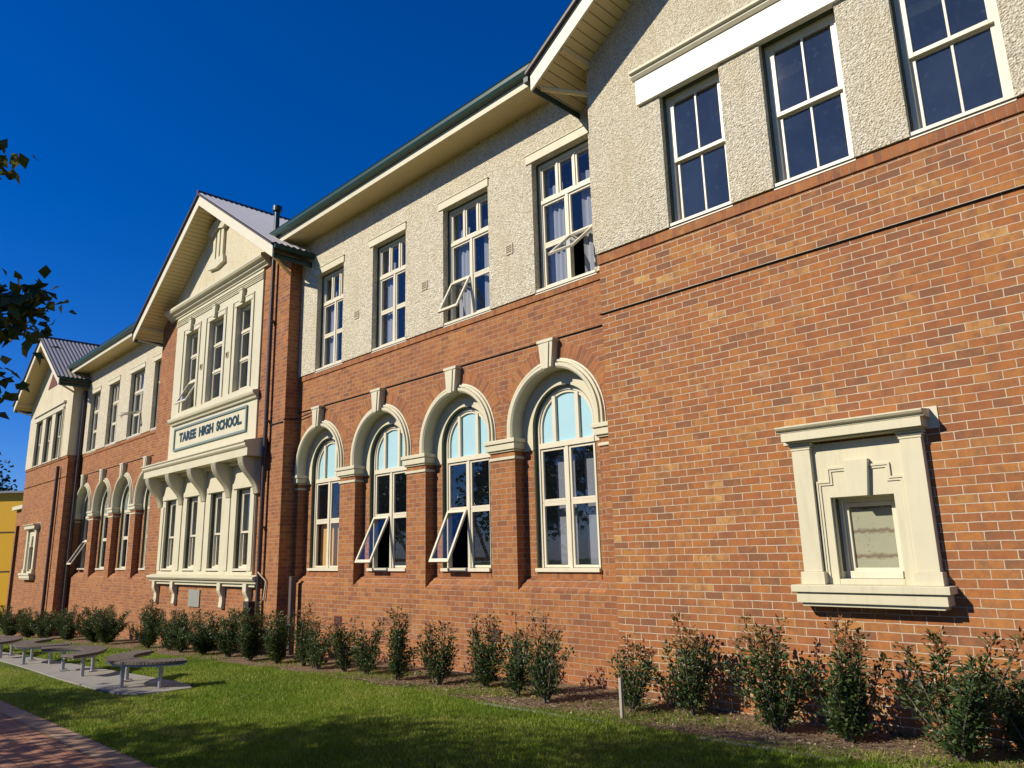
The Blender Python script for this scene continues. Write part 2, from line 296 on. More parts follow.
# ------------------------------------------------------------------ mesh helpers
KG = 1.09
def gz(x):
    x /= KG
    if x > 0: return KG*(-1.6 + .012*x)
    if x > -40: return KG*(-1.6 + .012*x - .0006*x*x)
    return KG*(-3.04 + (x+40)*.02)
def gx(x): return KG*x                                   # the yard was surveyed at 1:1.09
def gy(y): return -8.25 + KG*(y+8.25)
def root(name, label, cat, loc=(0, 0, 0), group=None):
    o = bpy.data.objects.new(name, None); COL.objects.link(o); o.location = loc; o.empty_display_size = .3
    o['label'] = label; o['category'] = cat
    if group: o['group'] = group
    return o
def wloc(o):
    v = Vector((0, 0, 0))
    while o is not None: v += o.location; o = o.parent
    return v
class MB:
    def __init__(s): s.v = []; s.f = []; s.mi = []; s.uv = None; s.sm = []
    def add(s, vs, fs, mi=0, smooth=False):
        o = len(s.v); s.v += [tuple(q) for q in vs]
        for f in fs: s.f.append(tuple(i+o for i in f)); s.mi.append(mi); s.sm.append(smooth)
    def box(s, x0, x1, y0, y1, z0, z1, mi=0):
        s.add([(x, y, z) for x in (x0, x1) for y in (y0, y1) for z in (z0, z1)],
              [(0, 1, 3, 2), (4, 6, 7, 5), (0, 4, 5, 1), (2, 3, 7, 6), (0, 2, 6, 4), (1, 5, 7, 3)], mi)
    def prism_x(s, prof, x0, x1, mi=0):          # prof (y,z), extruded along x
        n = len(prof); s.add([(x0, *p) for p in prof] + [(x1, *p) for p in prof],
              [tuple(range(n)), tuple(range(2*n-1, n-1, -1))] + [(i, (i+1) % n, n+(i+1) % n, n+i) for i in range(n)], mi)
    def prism_y(s, poly, y0, y1, mi=0):          # poly (x,z), extruded along y
        n = len(poly); s.add([(p[0], y0, p[1]) for p in poly] + [(p[0], y1, p[1]) for p in poly],
              [tuple(range(n)), tuple(range(2*n-1, n-1, -1))] + [(i, (i+1) % n, n+(i+1) % n, n+i) for i in range(n)], mi)
    def panel(s, outer, holes, y0, y1, mi=0, back=False):
        loops = [outer] + holes; flat = [p for lp in loops for p in lp]
        tris = tessellate_polygon([[Vector((p[0], p[1], 0)) for p in lp] for lp in loops])
        s.add([(p[0], y0, p[1]) for p in flat], [tuple(t) for t in tris], mi)
        if back: s.add([(p[0], y1, p[1]) for p in flat], [tuple(t) for t in tris], mi)
        for lp in loops:
            n = len(lp); s.add([(p[0], y0, p[1]) for p in lp] + [(p[0], y1, p[1]) for p in lp], [(i, (i+1) % n, n+(i+1) % n, n+i) for i in range(n)], mi)
    def sheet(s, poly, y, mi=0):
        tris = tessellate_polygon([[Vector((p[0], p[1], 0)) for p in poly]]); s.add([(p[0], y, p[1]) for p in poly], [tuple(t) for t in tris], mi)
    def tube(s, pts, rad, n=8, mi=0, caps=True):
        pts = [Vector(p) for p in pts]; rads = rad if isinstance(rad, (list, tuple)) else [rad]*len(pts); rings = []; prev = None
        for i, p in enumerate(pts):
            t = (pts[min(i+1, len(pts)-1)] - pts[max(i-1, 0)]).normalized()
            a = (prev - t*prev.dot(t)) if prev is not None else t.orthogonal()
            a.normalize(); prev = a; b = t.cross(a)
            rings.append([p + (a*math.cos(2*math.pi*k/n) + b*math.sin(2*math.pi*k/n))*rads[i] for k in range(n)])
        vs = [q for r_ in rings for q in r_]; fs = []
        for i in range(len(pts)-1):
            for k in range(n): fs.append((i*n+k, i*n+(k+1) % n, (i+1)*n+(k+1) % n, (i+1)*n+k))
        s.add(vs, fs, mi, True)
        if caps: s.add(rings[0], [tuple(range(n))], mi); s.add(rings[-1], [tuple(range(n-1, -1, -1))], mi)
    def arch(s, cx, zc, prof, zbot, n=36, mi=0, zbot2=None):   # closed profile of (radius, y), swept over a semicircle with legs to zbot
        path = [(-1, zbot)] + [(math.pi*(1-k/n), None) for k in range(n+1)] + [(1, zbot if zbot2 is None else zbot2)]
        rings = []
        for a, zb in path:
            if zb is not None: rings.append([(cx + a*r_, y, zb) for r_, y in prof])
            else: rings.append([(cx + r_*math.cos(a), y, zc + r_*math.sin(a)) for r_, y in prof])
        m_ = len(prof); vs = [q for r_ in rings for q in r_]; fs = []
        for i in range(len(rings)-1):
            for k in range(m_): fs.append((i*m_+k, i*m_+(k+1) % m_, (i+1)*m_+(k+1) % m_, (i+1)*m_+k))
        fs += [tuple(range(m_)), tuple(range(len(vs)-1, len(vs)-1-m_, -1))]
        s.add(vs, fs, mi)
    def build(s, name, mats, parent=None, bevel=0, uvs=None):
        off = wloc(parent) if parent is not None else Vector((0, 0, 0))
        me = bpy.data.meshes.new(name); me.from_pydata([(a-off.x, b-off.y, c-off.z) for a, b, c in s.v], [], s.f)
        for mt in (mats if isinstance(mats, (list, tuple)) else [mats]): me.materials.append(mt)
        me.polygons.foreach_set('material_index', s.mi); me.polygons.foreach_set('use_smooth', s.sm)
        if uvs is not None:
            ul = me.uv_layers.new(name='UVMap'); ul.data.foreach_set('uv', np.array([uvs[l.vertex_index] for l in me.loops], dtype=np.float32).ravel())
        bm = bmesh.new(); bm.from_mesh(me); bmesh.ops.recalc_face_normals(bm, faces=bm.faces); bm.to_mesh(me); bm.free()
        o = bpy.data.objects.new(name, me); COL.objects.link(o)
        if parent is not None: o.parent = parent
        if bevel:
            md = o.modifiers.new('bevel', 'BEVEL'); md.width = bevel; md.segments = 2; md.limit_method = 'ANGLE'; md.angle_limit = R(50)
        return o
def arch_loop(cx, zc, r_, zb, n=36):
    return [(cx-r_, zb), (cx-r_, zc)] + [(cx + r_*math.cos(math.pi*(1-k/n)), zc + r_*math.sin(math.pi*(1-k/n))) for k in range(1, n)] + [(cx+r_, zc), (cx+r_, zb)]
def rect(x0, x1, z0, z1): return [(x0, z0), (x0, z1), (x1, z1), (x1, z0)]

# ------------------------------------------------------------------ the ground
def strip(name, mt, x0, x1, nx, yfun0, yfun1, dz, ny=1, label=None):
    b_ = MB(); vs = []; fs = []
    for i in range(nx+1):
        x = x0 + (x1-x0)*i/nx
        for j in range(ny+1):
            t = j/ny; vs.append((gx(x), gy(yfun0(x)*(1-t) + yfun1(x)*t), gz(gx(x)) + dz))
    for i in range(nx):
        for j in range(ny):
            a = i*(ny+1)+j; fs.append((a, a+1, a+ny+2, a+ny+1))
    b_.add(vs, fs); o = b_.build(name, mt); o['kind'] = 'structure'; return o
gb = MB(); xs = [-1500, -400, -200, -100, -70, -50] + list(np.linspace(-40, 4, 90)) + [10, 30, 100, 400, 1500]; vs = []; fs = []
for x in xs:
    for y in (-1500, -60, -12, 0, 12, 60, 1500): vs.append((x, y, gz(x)))
for i in range(len(xs)-1):
    for j in range(6): a = i*7+j; fs.append((a, a+1, a+8, a+7))
gb.add(vs, fs); g = gb.build('ground', M['lawn']); g['kind'] = 'structure'
wob = lambda x, s, a: a*math.sin(x*s) + a*.6*math.sin(x*s*2.7+1)
strip('garden_bed', M['mulch'], -40, 3, 200, lambda x: (-2.17 if x > -7 else -2.05 + wob(x, 1.9, .12)), lambda x: .5, .006, 1)
strip('brick_path', M['paver'], -45, 6, 60, lambda x: -9.2, lambda x: -5.93, .006)
strip('path_border', M['paver_edge'], -45, 6, 60, lambda x: -5.927, lambda x: -5.69, .010)
sb = MB()                                               # concrete slab under the benches, 30 mm thick
edge = [(-11.1, -3.72), (-11.12, -4.1), (-11.3, -4.38), (-11.6, -4.52), (-12.4, -4.58), (-14.4, -4.55), (-17.5, -4.42), (-20, -4.35), (-26, -4.35), (-26, -3.72), (-18, -3.74), (-12.4, -3.6), (-11.5, -3.6)]
edge = [(gx(a), gy(b_)) for a, b_ in edge]; n_ = len(edge)
sb.add([(x, y, gz(x)+.022) for x, y in edge] + [(x, y, gz(x)-.05) for x, y in edge], [tuple(range(n_))] + [(i, (i+1) % n_, n_+(i+1) % n_, n_+i) for i in range(n_)])
o = sb.build('concrete_slab', M['concrete']); o['kind'] = 'structure'
kb = MB()                                               # timber-thin concrete edging of the bed
for i in range(40):
    x0 = -6.75 + i*.18; x1 = x0+.182
    if 9 < i < 16 or 22 < i < 27 or i > 34: continue
    kb.add([(gx(x), gy(y), gz(gx(x))+z) for x in (x0, x1) for y in (-2.23, -2.17) for z in (-.05, .012)], [(0, 1, 3, 2), (4, 6, 7, 5), (0, 4, 5, 1), (2, 3, 7, 6), (0, 2, 6, 4), (1, 5, 7, 3)])
o = kb.build('bed_edging', M['concrete']); o['kind'] = 'structure'

# ------------------------------------------------------------------ the school
B = -.46
S = root('school_building', 'long two-storey red brick school with cream rendered upper floor, gabled bays and arched windows', 'building', (-19, 0, gz(-19)))
GB = gz(-40) - .4
def part(mb, name, mt, parent=None, **k): return mb.build(name, mt, parent or S, **k)

def frame_rect(b_, x0, x1, z0, z1, t, y0, y1):
    b_.box(x0, x0+t, y0, y1, z0, z1); b_.box(x1-t, x1, y0, y1, z0, z1)
    b_.box(x0+t, x1-t, y0, y1, z1-t, z1); b_.box(x0+t, x1-t, y0, y1, z0, z0+t)
def curtain(parent, x0, x1, z0, z1, y, mt, name='curtain'):
    b_ = MB(); n = max(6, int((x1-x0)/.03)); vs = []; fs = []
    for i in range(n+1):
        x = x0 + (x1-x0)*i/n; yy = y + .025*math.sin(i*1.7+x*3)
        vs += [(x, yy, z0), (x, yy, z1)]
    fs = [(2*i, 2*i+1, 2*i+3, 2*i+2) for i in range(n)]
    b_.add(vs, fs, 0, True); return b_.build(name, mt, parent)
def flat_part(parent, poly, y, mt, name, th=.02):
    b_ = MB(); b_.prism_y(poly, y, y+th); return b_.build(name, mt, parent)
def open_sash(parent, x0, x1, z0, z1, y, ang, gl='glass', hinge='top'):
    b_ = MB(); h = z1-z0; t = .045
    def P(u, v, w):                                     # u along x, v down from the hinge, w out
        ca, sa = math.cos(ang), math.sin(ang)
        return (u, y - v*sa - w*ca, (z1 - v*ca + w*sa) if hinge == 'top' else (z0 + v*ca - w*sa))
    def bx(u0, u1, v0, v1, w0=0, w1=.035, mi=0):
        b_.add([P(u, v, w) for u in (u0, u1) for v in (v0, v1) for w in (w0, w1)], [(0, 1, 3, 2), (4, 6, 7, 5), (0, 4, 5, 1), (2, 3, 7, 6), (0, 2, 6, 4), (1, 5, 7, 3)], mi)
    bx(x0, x0+t, 0, h); bx(x1-t, x1, 0, h); bx(x0+t, x1-t, 0, t); bx(x0+t, x1-t, h-t*1.3, h)
    b_.add([P(x0+t, t, .015), P(x1-t, t, .015), P(x1-t, h-t*1.3, .015), P(x0+t, h-t*1.3, .015)], [(0, 1, 2, 3)], 1)
    return b_.build('open_sash', [M['frame'], M[gl]], parent)
def lights(b_, g_, cells, y, t=.035, skip=()):
    for i, (x0, x1, z0, z1) in enumerate(cells):
        if i in skip: continue
        frame_rect(b_, x0, x1, z0, z1, t, y-.012, y+.03)
        g_.add([(x0+t, y+.012, z0+t), (x1-t, y+.012, z0+t), (x1-t, y+.012, z1-t), (x0+t, y+.012, z1-t)], [(0, 1, 2, 3)])

def upper_window(x0, x1, z0, z1, y, opened=None, style=0, label=None):
    """tall casement window: three small lights above a transom, four panes below"""
    w = MB(); g_ = MB(); t = .06; zt = z0 + (z1-z0)*.695; zm = z0 + (z1-z0)*.36; xm = (x0+x1)/2
    frame_rect(w, x0+.012, x1-.012, z0+.05, z1-.012, t, y, y+.10)
    w.box(x0-.02, x1+.02, y-.13, y+.02, z0-.03, z0+.05)                            # cream sill
    w.box(x0+t, x1-t, y-.005, y+.09, zt-.035, zt+.035); w.box(xm-.03, xm+.03, y, y+.09, z0+.05, zt-.035)
    i0, i1 = x0+t+.01, x1-t-.01; zb = z0+.105
    cells = [(i0, xm-.03, zb, zm-.012), (xm+.03, i1, zb, zm-.012), (i0, xm-.03, zm+.012, zt-.035), (xm+.03, i1, zm+.012, zt-.035)]
    w.box(i0, i1, y+.02, y+.08, zm-.012, zm+.012)
    d = (i1-i0)/3
    for k in range(3): cells.append((i0+k*d+(.02 if k else 0), i0+(k+1)*d-(.02 if k < 2 else 0), zt+.035, z1-t-.02))
    for k in (1, 2): w.box(i0+k*d-.02, i0+k*d+.02, y, y+.09, zt+.035, z1-t)
    lights(w, g_, cells, y+.03, .035, skip=(() if opened is None else (opened[0],)))
    wo = part(w, 'window', M['frame'], bevel=.004); g_.build('glass_panes', M['glass'], wo)
    j = MB(); j.box(x0+.001, x0+.012, y-.03, y+.1, z0+.05, z1-.012); j.box(x0+.012, x1-.001, y-.03, y+.1, z1-.012, z1-.001); j.build('jamb_lining', M['jamb_green'], wo)
    if opened:
        c = cells[opened[0]]; open_sash(wo, *c, y+.01, R(opened[1]))
    rnd = random.Random(x0)
    curtain(wo, x0+.08, x0+.08+.30*(x1-x0), z0+.1, zt+.3, y+.15, M['curtain']); curtain(wo, xm+.12+rnd.random()*.1, xm+.12+.3*(x1-x0), z0+.1, zt+.3, y+.16, M['curtain'])
    return wo
def hung_window(x0, x1, z0, z1, y, mun=True, gl='glass', zm=None, cur=None, opened=None):
    w = MB(); g_ = MB(); t = .055; zm = zm or (z0+z1)/2; xm = (x0+x1)/2
    frame_rect(w, x0+.01, x1-.01, z0+.05, z1-.01, t, y, y+.12); w.box(x0-.01, x1+.01, y-.12, y+.02, z0-.03, z0+.05)
    i0, i1 = x0+t+.01, x1-t-.01
    def sash(za, zb, yy):
        frame_rect(w, i0, i1, za, zb, .05, yy, yy+.04)
        if mun: w.box(xm-.013, xm+.013, yy+.005, yy+.035, za+.05, zb-.05)
        g_.add([(i0+.05, yy+.02, za+.05), (i1-.05, yy+.02, za+.05), (i1-.05, yy+.02, zb-.05), (i0+.05, yy+.02, zb-.05)], [(0, 1, 2, 3)])
    if opened: open_sash(None or S, i0, i1, z0+.05+t, zm, y, R(opened))
    else: sash(z0+.05+t*.6, zm+.02, y+.055)
    sash(zm-.02, z1-.01-t, y+.012)
    wo = part(w, 'window', M['frame'], bevel=.004); g_.build('glass_panes', M[gl], wo)
    j = MB(); j.box(x0+.001, x0+.010, y-.06, y+.1, z0+.05, z1-.01); j.box(x0+.010, x1-.001, y-.06, y+.1, z1-.01, z1-.001); j.build('jamb_lining', M['jamb_green'], wo)
    if cur:
        for a, b_, mt in cur: curtain(wo, x0+(x1-x0)*a, x0+(x1-x0)*b_, z0+.08, z1-.1, y+.3, M[mt])
    return wo
def slim_window(x0, x1, z0, z1, y, opened=None, cur='curtain_warm'):
    """narrow three-light window, one pane wide"""
    w = MB(); g_ = MB(); t = .05; za = z0+(z1-z0)*.37; zb = z0+(z1-z0)*.70
    frame_rect(w, x0+.01, x1-.01, z0+.03, z1-.01, t, y, y+.1); w.box(x0-.01, x1+.01, y-.09, y+.02, z0-.03, z0+.03)
    for z in (za, zb): w.box(x0+t, x1-t, y-.005, y+.09, z-.03, z+.03)
    cells = [(x0+t+.01, x1-t-.01, z0+.03+t, za-.03), (x0+t+.01, x1-t-.01, za+.03, zb-.03), (x0+t+.01, x1-t-.01, zb+.03, z1-t-.01)]
    lights(w, g_, cells, y+.03, .035, skip=((0,) if opened else ()))
    wo = part(w, 'window', M['frame'], bevel=.004); g_.build('glass_panes', M['glass'], wo)
    if opened: open_sash(wo, *cells[0], y+.01, R(opened))
    if cur: curtain(wo, x0+.06+.42*(x1-x0), x1-.1, z0+.1, z1-.1, y+.25, M[cur])
    return wo

# ---- arcades of the two recessed wings
ZC, RO, RI = 1.85, .857, .63
ZSILL, ZBASE = -.34, -.61
def arcade(x0, x1, centres, mname, opens, half_l=True):
    w = MB()
    w.panel(rect(x0, x1, GB, 4.0), [arch_loop(c, ZC, RO, ZBASE) for c in centres], 0, .2)
    w.panel(rect(x0, x1, GB, 4.0), [arch_loop(c, ZC, RI, ZSILL) for c in centres], .2, .42)
    part(w, 'brick_wall', M[mname])
    for k, c in enumerate(centres):
        s = MB(); s.prism_x([(0.002, ZBASE+.001), (.06, ZBASE+.05), (.065, ZBASE+.075), (.13, ZBASE+.125), (.135, ZBASE+.145), (.199, ZBASE+.17), (.199, ZBASE+.001)], c-RO+.001, c+RO-.001); part(s, 'sloping_brick_sill', M['brick_main'])
        s = MB(); s.box(c-RI+.002, c+RI-.002, .188, .26, ZBASE+.165, ZSILL-.006); part(s, 'brick_on_edge_course', M['brick_edge'])
        a = MB(); a.arch(c, ZC, [(RI-.004, .185), (RO-.012, .185), (RO-.012, .33), (RI-.004, .33)], 1.52); part(a, 'arch_moulding', M['cream'])
        a = MB(); a.arch(c, ZC, [(RO-.010, -.050), (RO+.018, -.075), (RO+.062, -.075), (RO+.066, -.036), (RO+.080, -.034), (RO+.085, -.055), (RO+.116, -.052), (RO+.120, -.016), (RO+.145, -.012), (RO+.145, .02), (RO-.001, .02), (RO-.001, .184), (RO-.011, .184)], 1.72); part(a, 'arch_hood', M['cream'])
        v = MB(); r0, r1 = RO+.146, RO+.146+.225; n = 40; vs = []; fs = []; uv = []
        for i in range(n+1):
            an = R(24) + (math.pi-R(48))*i/n
            for r_ in (r0, r1): vs.append((c+r_*math.cos(an), -.004, ZC+r_*math.sin(an))); uv.append((an*(RO+.25), (r_-r0)))
        fs = [(2*i, 2*i+1, 2*i+3, 2*i+2) for i in range(n)]; v.add(vs, fs); part(v, 'brick_arch_ring', M['brick_arch'], uvs=uv)
        kk = MB(); zt_ = 3.145; zb_ = 2.70
        kk.prism_y([(c-.105, zb_), (c-.15, zt_-.05), (c+.15, zt_-.05), (c+.105, zb_)], -.135, .15); kk.prism_y([(c-.165, zt_-.05), (c-.175, zt_), (c+.175, zt_), (c+.165, zt_-.05)], -.15, .01)
        kk.prism_y([(c-.055, zb_-.02), (c-.085, zt_-.06), (c+.085, zt_-.06), (c+.055, zb_-.02)], -.155, -.134)
        part(kk, 'keystone', M['cream'], bevel=.006)
        arch_window(c, opens.get(k))
    # piers: capitals and the thin band under them
    edges = [(x0, centres[0]-RO)] + [(centres[i]+RO, centres[i+1]-RO) for i in range(len(centres)-1)] + [(centres[-1]+RO, x1)]
    for i, (a, b_) in enumerate(edges):
        l, r_ = (a-.0, b_+.05) if i == 0 else ((a-.05, b_) if i == len(edges)-1 else (a-.05, b_+.05))
        if i == 0 and not half_l: continue
        c = MB(); c.box(l, r_, -.06, .28, 1.555, 1.66); c.box(l-.025 if i else l, r_+.025, -.085, .29, 1.66, 1.725); c.box(l+.03, r_-.03, -.03, .25, 1.525, 1.555); c.box(l+.032, r_-.032, -.022, .235, 1.40, 1.445)
        part(c, 'pier_capital', M['cream'], bevel=.008)
def arch_window(c, spec):
    spec = spec or {}
    y = .265; w = MB(); g_ = MB(); zt = 1.575; zm = .69
    w.arch(c, ZC, [(RI-.075, y), (RI-.02, y), (RI-.02, y+.10), (RI-.075, y+.10)], ZSILL+.05)
    w.box(c-RI+.003, c+RI-.003, y-.12, y+.10, ZSILL-.005, ZSILL+.05)
    w.box(c-RI+.075, c+RI-.075, y-.01, y+.1, zt-.045, zt+.04)
    w.box(c-.032, c+.032, y, y+.09, ZSILL+.05, zt-.045)
    w.arch(c, ZC, [(RI-.115, y+.02), (RI-.075, y+.02), (RI-.075, y+.06), (RI-.115, y+.06)], zt+.04)
    for dx in (-.235, .235):
        h = math.sqrt((RI-.08)**2 - dx*dx); w.box(c+dx-.035, c+dx+.035, y, y+.08, zt+.04, ZC+h-.005)
    L_, R_ = c-RI+.08, c+RI-.08
    cells = [(L_, c-.034, ZSILL+.055, zm-.012), (c+.034, R_, ZSILL+.055, zm-.012), (L_, c-.034, zm+.012, zt-.047), (c+.034, R_, zm+.012, zt-.047)]
    w.box(L_, c-.034, y+.02, y+.08, zm-.012, zm+.012); w.box(c+.034, R_, y+.02, y+.08, zm-.012, zm+.012)
    lights(w, g_, cells, y+.03, .04, skip=((spec['open'],) if 'open' in spec else ()))
    wo = part(w, 'arched_window', M['frame'], bevel=.004); g_.build('glass_panes', M['glass'], wo)
    j = MB(); j.arch(c, ZC, [(RI-.02, .20), (RI-.004, .20), (RI-.004, .36), (RI-.02, .36)], ZSILL+.05); j.build('jamb_lining', M['jamb_green'], wo)
    flat_part(wo, arch_loop(c, ZC, RI-.10, zt+.02, 24), y+.05, M['cyan_film'], 'top_light_pane', .006)
    if 'open' in spec: open_sash(wo, *cells[spec['open']], y+.01, R(spec['ang']))
    if spec.get('board'): flat_part(wo, rect(L_, R_, ZSILL+.05, zm+.05), y+.16, M['timber_board'], 'tan_board')
    if spec.get('blind'):
        flat_part(wo, rect(L_+.10, c-.06, ZSILL+.1, zt-.15), y+.25, M['blind'], 'blind'); flat_part(wo, rect(c+.14, R_, ZSILL+.1, zt-.15), y+.25, M['blind'], 'blind')

RC = [-14.26, -11.98, -9.70, -7.42]
arcade(-15.6, -5.9, RC, 'brick_main', {0: {'board': 1}, 1: {'open': 0, 'ang': 26}, 2: {'open': 0, 'ang': 26}, 3: {'blind': 1}})
LC = [-31.25, -29.02, -26.85, -24.65]
arcade(-32.6, -22.9, LC, 'brick_main', {0: {'open': 0, 'ang': 30}})

def recess_upper(x0, x1, wins, opens, zt=6.26):
    ys = -.045; w = MB()
    w.panel(rect(x0, x1, 3.985, 7.36), [rect(a, b_, 3.985+.001, zt) for a, b_ in wins], ys, .40)
    part(w, 'roughcast_wall', M['stucco'])
    for k, (a, b_) in enumerate(wins):
        h = MB(); h.box(a-.12, b_+.02, ys-.022, ys+.02, zt+.002, zt+.15); h.box(a-.14, b_+.03, ys-.035, ys+.02, zt+.15, zt+.17); part(h, 'window_head', M['cream'], bevel=.006)
        upper_window(a, b_, 3.985, zt-.002, .10, opens.get(k))
    s = MB(); s.box(x0, x1, -.022, .01, 3.865, 3.98); part(s, 'brick_on_edge_course', M['brick_edge'])
    s = MB(); s.box(x0, x1, -.022, .01, 3.150, 3.162); part(s, 'string_course_shadow', M['cable_and_shadow'])  # black strip painted in as the string course's shadow line
    # eave: soffit, fascia, gutter
    s = MB(); s.box(x0, x1, -.60, -.02, 7.215, 7.235); part(s, 'soffit', M['soffit'])
    f = MB(); f.box(x0, x1, -.625, -.60, 7.17, 7.34); part(f, 'fascia', M['cream'])
    gt = MB(); gt.prism_x([(-.63, 7.31), (-.715, 7.325), (-.745, 7.38), (-.745, 7.44), (-.76, 7.46), (-.745, 7.47), (-.63, 7.47)], x0, x1); part(gt, 'gutter', M['green'])
recess_upper(-15.6, -5.9, [(-14.50, -13.40), (-12.28, -11.14), (-9.98, -8.74), (-7.67, -6.45)], {2: (0, 27), 3: (1, 48)})
recess_upper(-32.6, -22.9, [(-31.45, -30.3), (-29.25, -28.1), (-26.95, -25.6), (-24.7, -23.5)], {2: (1, 75)})
for x in (-12.84, -10.53, -8.23, -27.6):
    v = MB(); frame_rect(v, x-.08, x+.08, 4.82, 5.0, .012, -.062, -.04)
    for i in range(5): v.box(x-.068, x+.068, -.058, -.045, 4.84+i*.033, 4.853+i*.033)
    v.box(x-.07, x+.07, -.050, -.0455, 4.83, 4.99, 1); part(v, 'wall_vent', [M['cream'], M['vent_dark']])
for x in (-13.34, -8.81):
    v = MB(); frame_rect(v, x-.12, x+.12, -1.38, -1.20, .02, -.02, .0)
    for i in range(4): v.box(x-.10, x+.10, -.014, -.001, -1.35+i*.04, -1.333+i*.04)
    v.box(x-.1, x+.1, -.005, -.0005, -1.37, -1.21, 1); part(v, 'air_brick', [M['vent_dark'], M['dark_room']])
# main roof and the rooms behind
def corr_x(name, x0, x1, ya, za, yb, zb, mt, pitch=.15):
    b_ = MB(); n = int((x1-x0)/(pitch/4)); vs = []; fs = []
    for i in range(n+1):
        x = x0+(x1-x0)*i/n; d = .018*math.sin(2*math.pi*x/pitch); vs += [(x, ya, za+d), (x, yb, zb+d)]
    fs = [(2*i, 2*i+1, 2*i+3, 2*i+2) for i in range(n)]; b_.add(vs, fs, 0, True); return part(b_, name, mt)
for xa, xb in ((-15.14, -6.06), (-32.08, -23.4)): corr_x('main_roof', xa, xb, -.70, 7.48, .35, 8.036, M['roof_green'])
corr_x('main_roof', -38.6, .1, .35, 8.036, 5.2, 10.6, M['roof_green']); corr_x('main_roof', -38.6, .1, 11, 7.48, 5.2, 10.62, M['roof_green'])
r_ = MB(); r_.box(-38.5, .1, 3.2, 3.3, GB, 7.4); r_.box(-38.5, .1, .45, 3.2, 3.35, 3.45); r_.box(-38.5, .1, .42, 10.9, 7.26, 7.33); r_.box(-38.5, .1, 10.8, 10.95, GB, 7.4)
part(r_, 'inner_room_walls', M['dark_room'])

# ---- gabled fronts
def gable(cx, half, ytip, ywall, whalf, zlow, slope, roof, zback=5.2, ornament=None):
    zl = lambda x: zlow + slope*(half-abs(x-cx)); dep = .30
    b_ = MB(); pts = [(cx-half, zl(cx-half)), (cx, zl(cx)), (cx+half, zl(cx+half)), (cx+half, zlow+dep), (cx, zl(cx)+dep), (cx-half, zlow+dep)]
    for sgn in (-1, 1):
        e = cx+sgn*half; b_.prism_y([(e, zlow), (cx, zl(cx)), (cx, zl(cx)+dep), (e, zlow+dep)], ytip, ytip+.035)
    part(b_, 'bargeboard', M['cream_barge'], bevel=.004)
    d = MB()
    for sgn in (-1, 1):
        e = cx+sgn*(half+.05); z0 = zlow-.05*slope; d.prism_y([(e, z0+dep), (cx, zl(cx)+dep), (cx, zl(cx)+dep+.05), (e, z0+dep+.05)], ytip-.06, ytip+.10)
    part(d, 'roof_edge', M['dark_edge'])
    for sgn in (-1, 1):                                  # corrugated slopes
        b_ = MB(); n = int((zback-ytip)/.0375); vs = []
        for i in range(n+1):
            y = ytip-.05 + (zback-ytip)*i/n; dz = .017*math.sin(2*math.pi*y/.15)
            vs += [(cx+sgn*(half+.08), y, zlow-.08*slope+dep+.085+dz), (cx, y, zl(cx)+dep+.085+dz)]
        b_.add(vs, [(2*i, 2*i+1, 2*i+3, 2*i+2) for i in range(n)], 0, True); part(b_, 'gable_roof', roof)
        s = MB(); o_ = .09                                # sloping lined soffit
        e = cx+sgn*half; s.prism_y([(e, zlow+o_), (cx, zl(cx)+o_), (cx, zl(cx)+o_+.02), (e, zlow+o_+.02)], ytip+.036, ywall+.05)
        ew = cx+sgn*(whalf-.05); s.prism_y([(e, zlow+o_), (ew, zl(ew)+o_), (ew, zl(ew)+o_+.02), (e, zlow+o_+.02)], ywall+.051, .05)
        part(s, 'lined_soffit', M['soffit_boards'])
        br = MB(); xb = cx+sgn*(whalf-.02); zb = zl(xb)+o_
        br.box(xb-.045, xb+.045, ytip+.036, ywall+.02, zb-.10, zb+.0)
        x2 = cx+sgn*(half-.05); br.tube([(x2-sgn*.05, ytip+.12, zlow+.05), (xb, ywall+.0, zb-.5)], .04, 4)
        part(br, 'eave_bracket', M['soffit'])
        gt = MB(); xg = cx+sgn*(half+.05); gt.box(min(xg, xg+sgn*.09), max(xg, xg+sgn*.09), ytip+.0, -.05, zlow+.20, zlow+.285); gt.box(min(e, e-sgn*.02), max(e, e-sgn*.02), ytip+.036, -.05, zlow-.0, zlow+.12); part(gt, 'side_gutter', M['green'])
    rc = MB(); rc.tube([(cx, ytip-.06, zl(cx)+dep+.09), (cx, zback, zl(cx)+dep+.09)], .05, 8); part(rc, 'ridge_cap', M['dark_edge'])
    return lambda x: zl(x)+.10
def gable_front(cx, whalf, y, zt, holes, z0, mt, name='roughcast_wall', depth=.30):
    w = MB(); w.panel([(cx-whalf, z0), (cx-whalf, zt(cx-whalf)), (cx, zt(cx)), (cx+whalf, zt(cx+whalf)), (cx+whalf, z0)], holes, y, y+depth); part(w, name, mt)
    w = MB()
    for sgn in (-1, 1):
        x = cx+sgn*whalf; w.box(min(x, x-sgn*.3), max(x, x-sgn*.3), y+depth+.001, 0.3, z0, zt(x)-.03)
    part(w, name, mt)
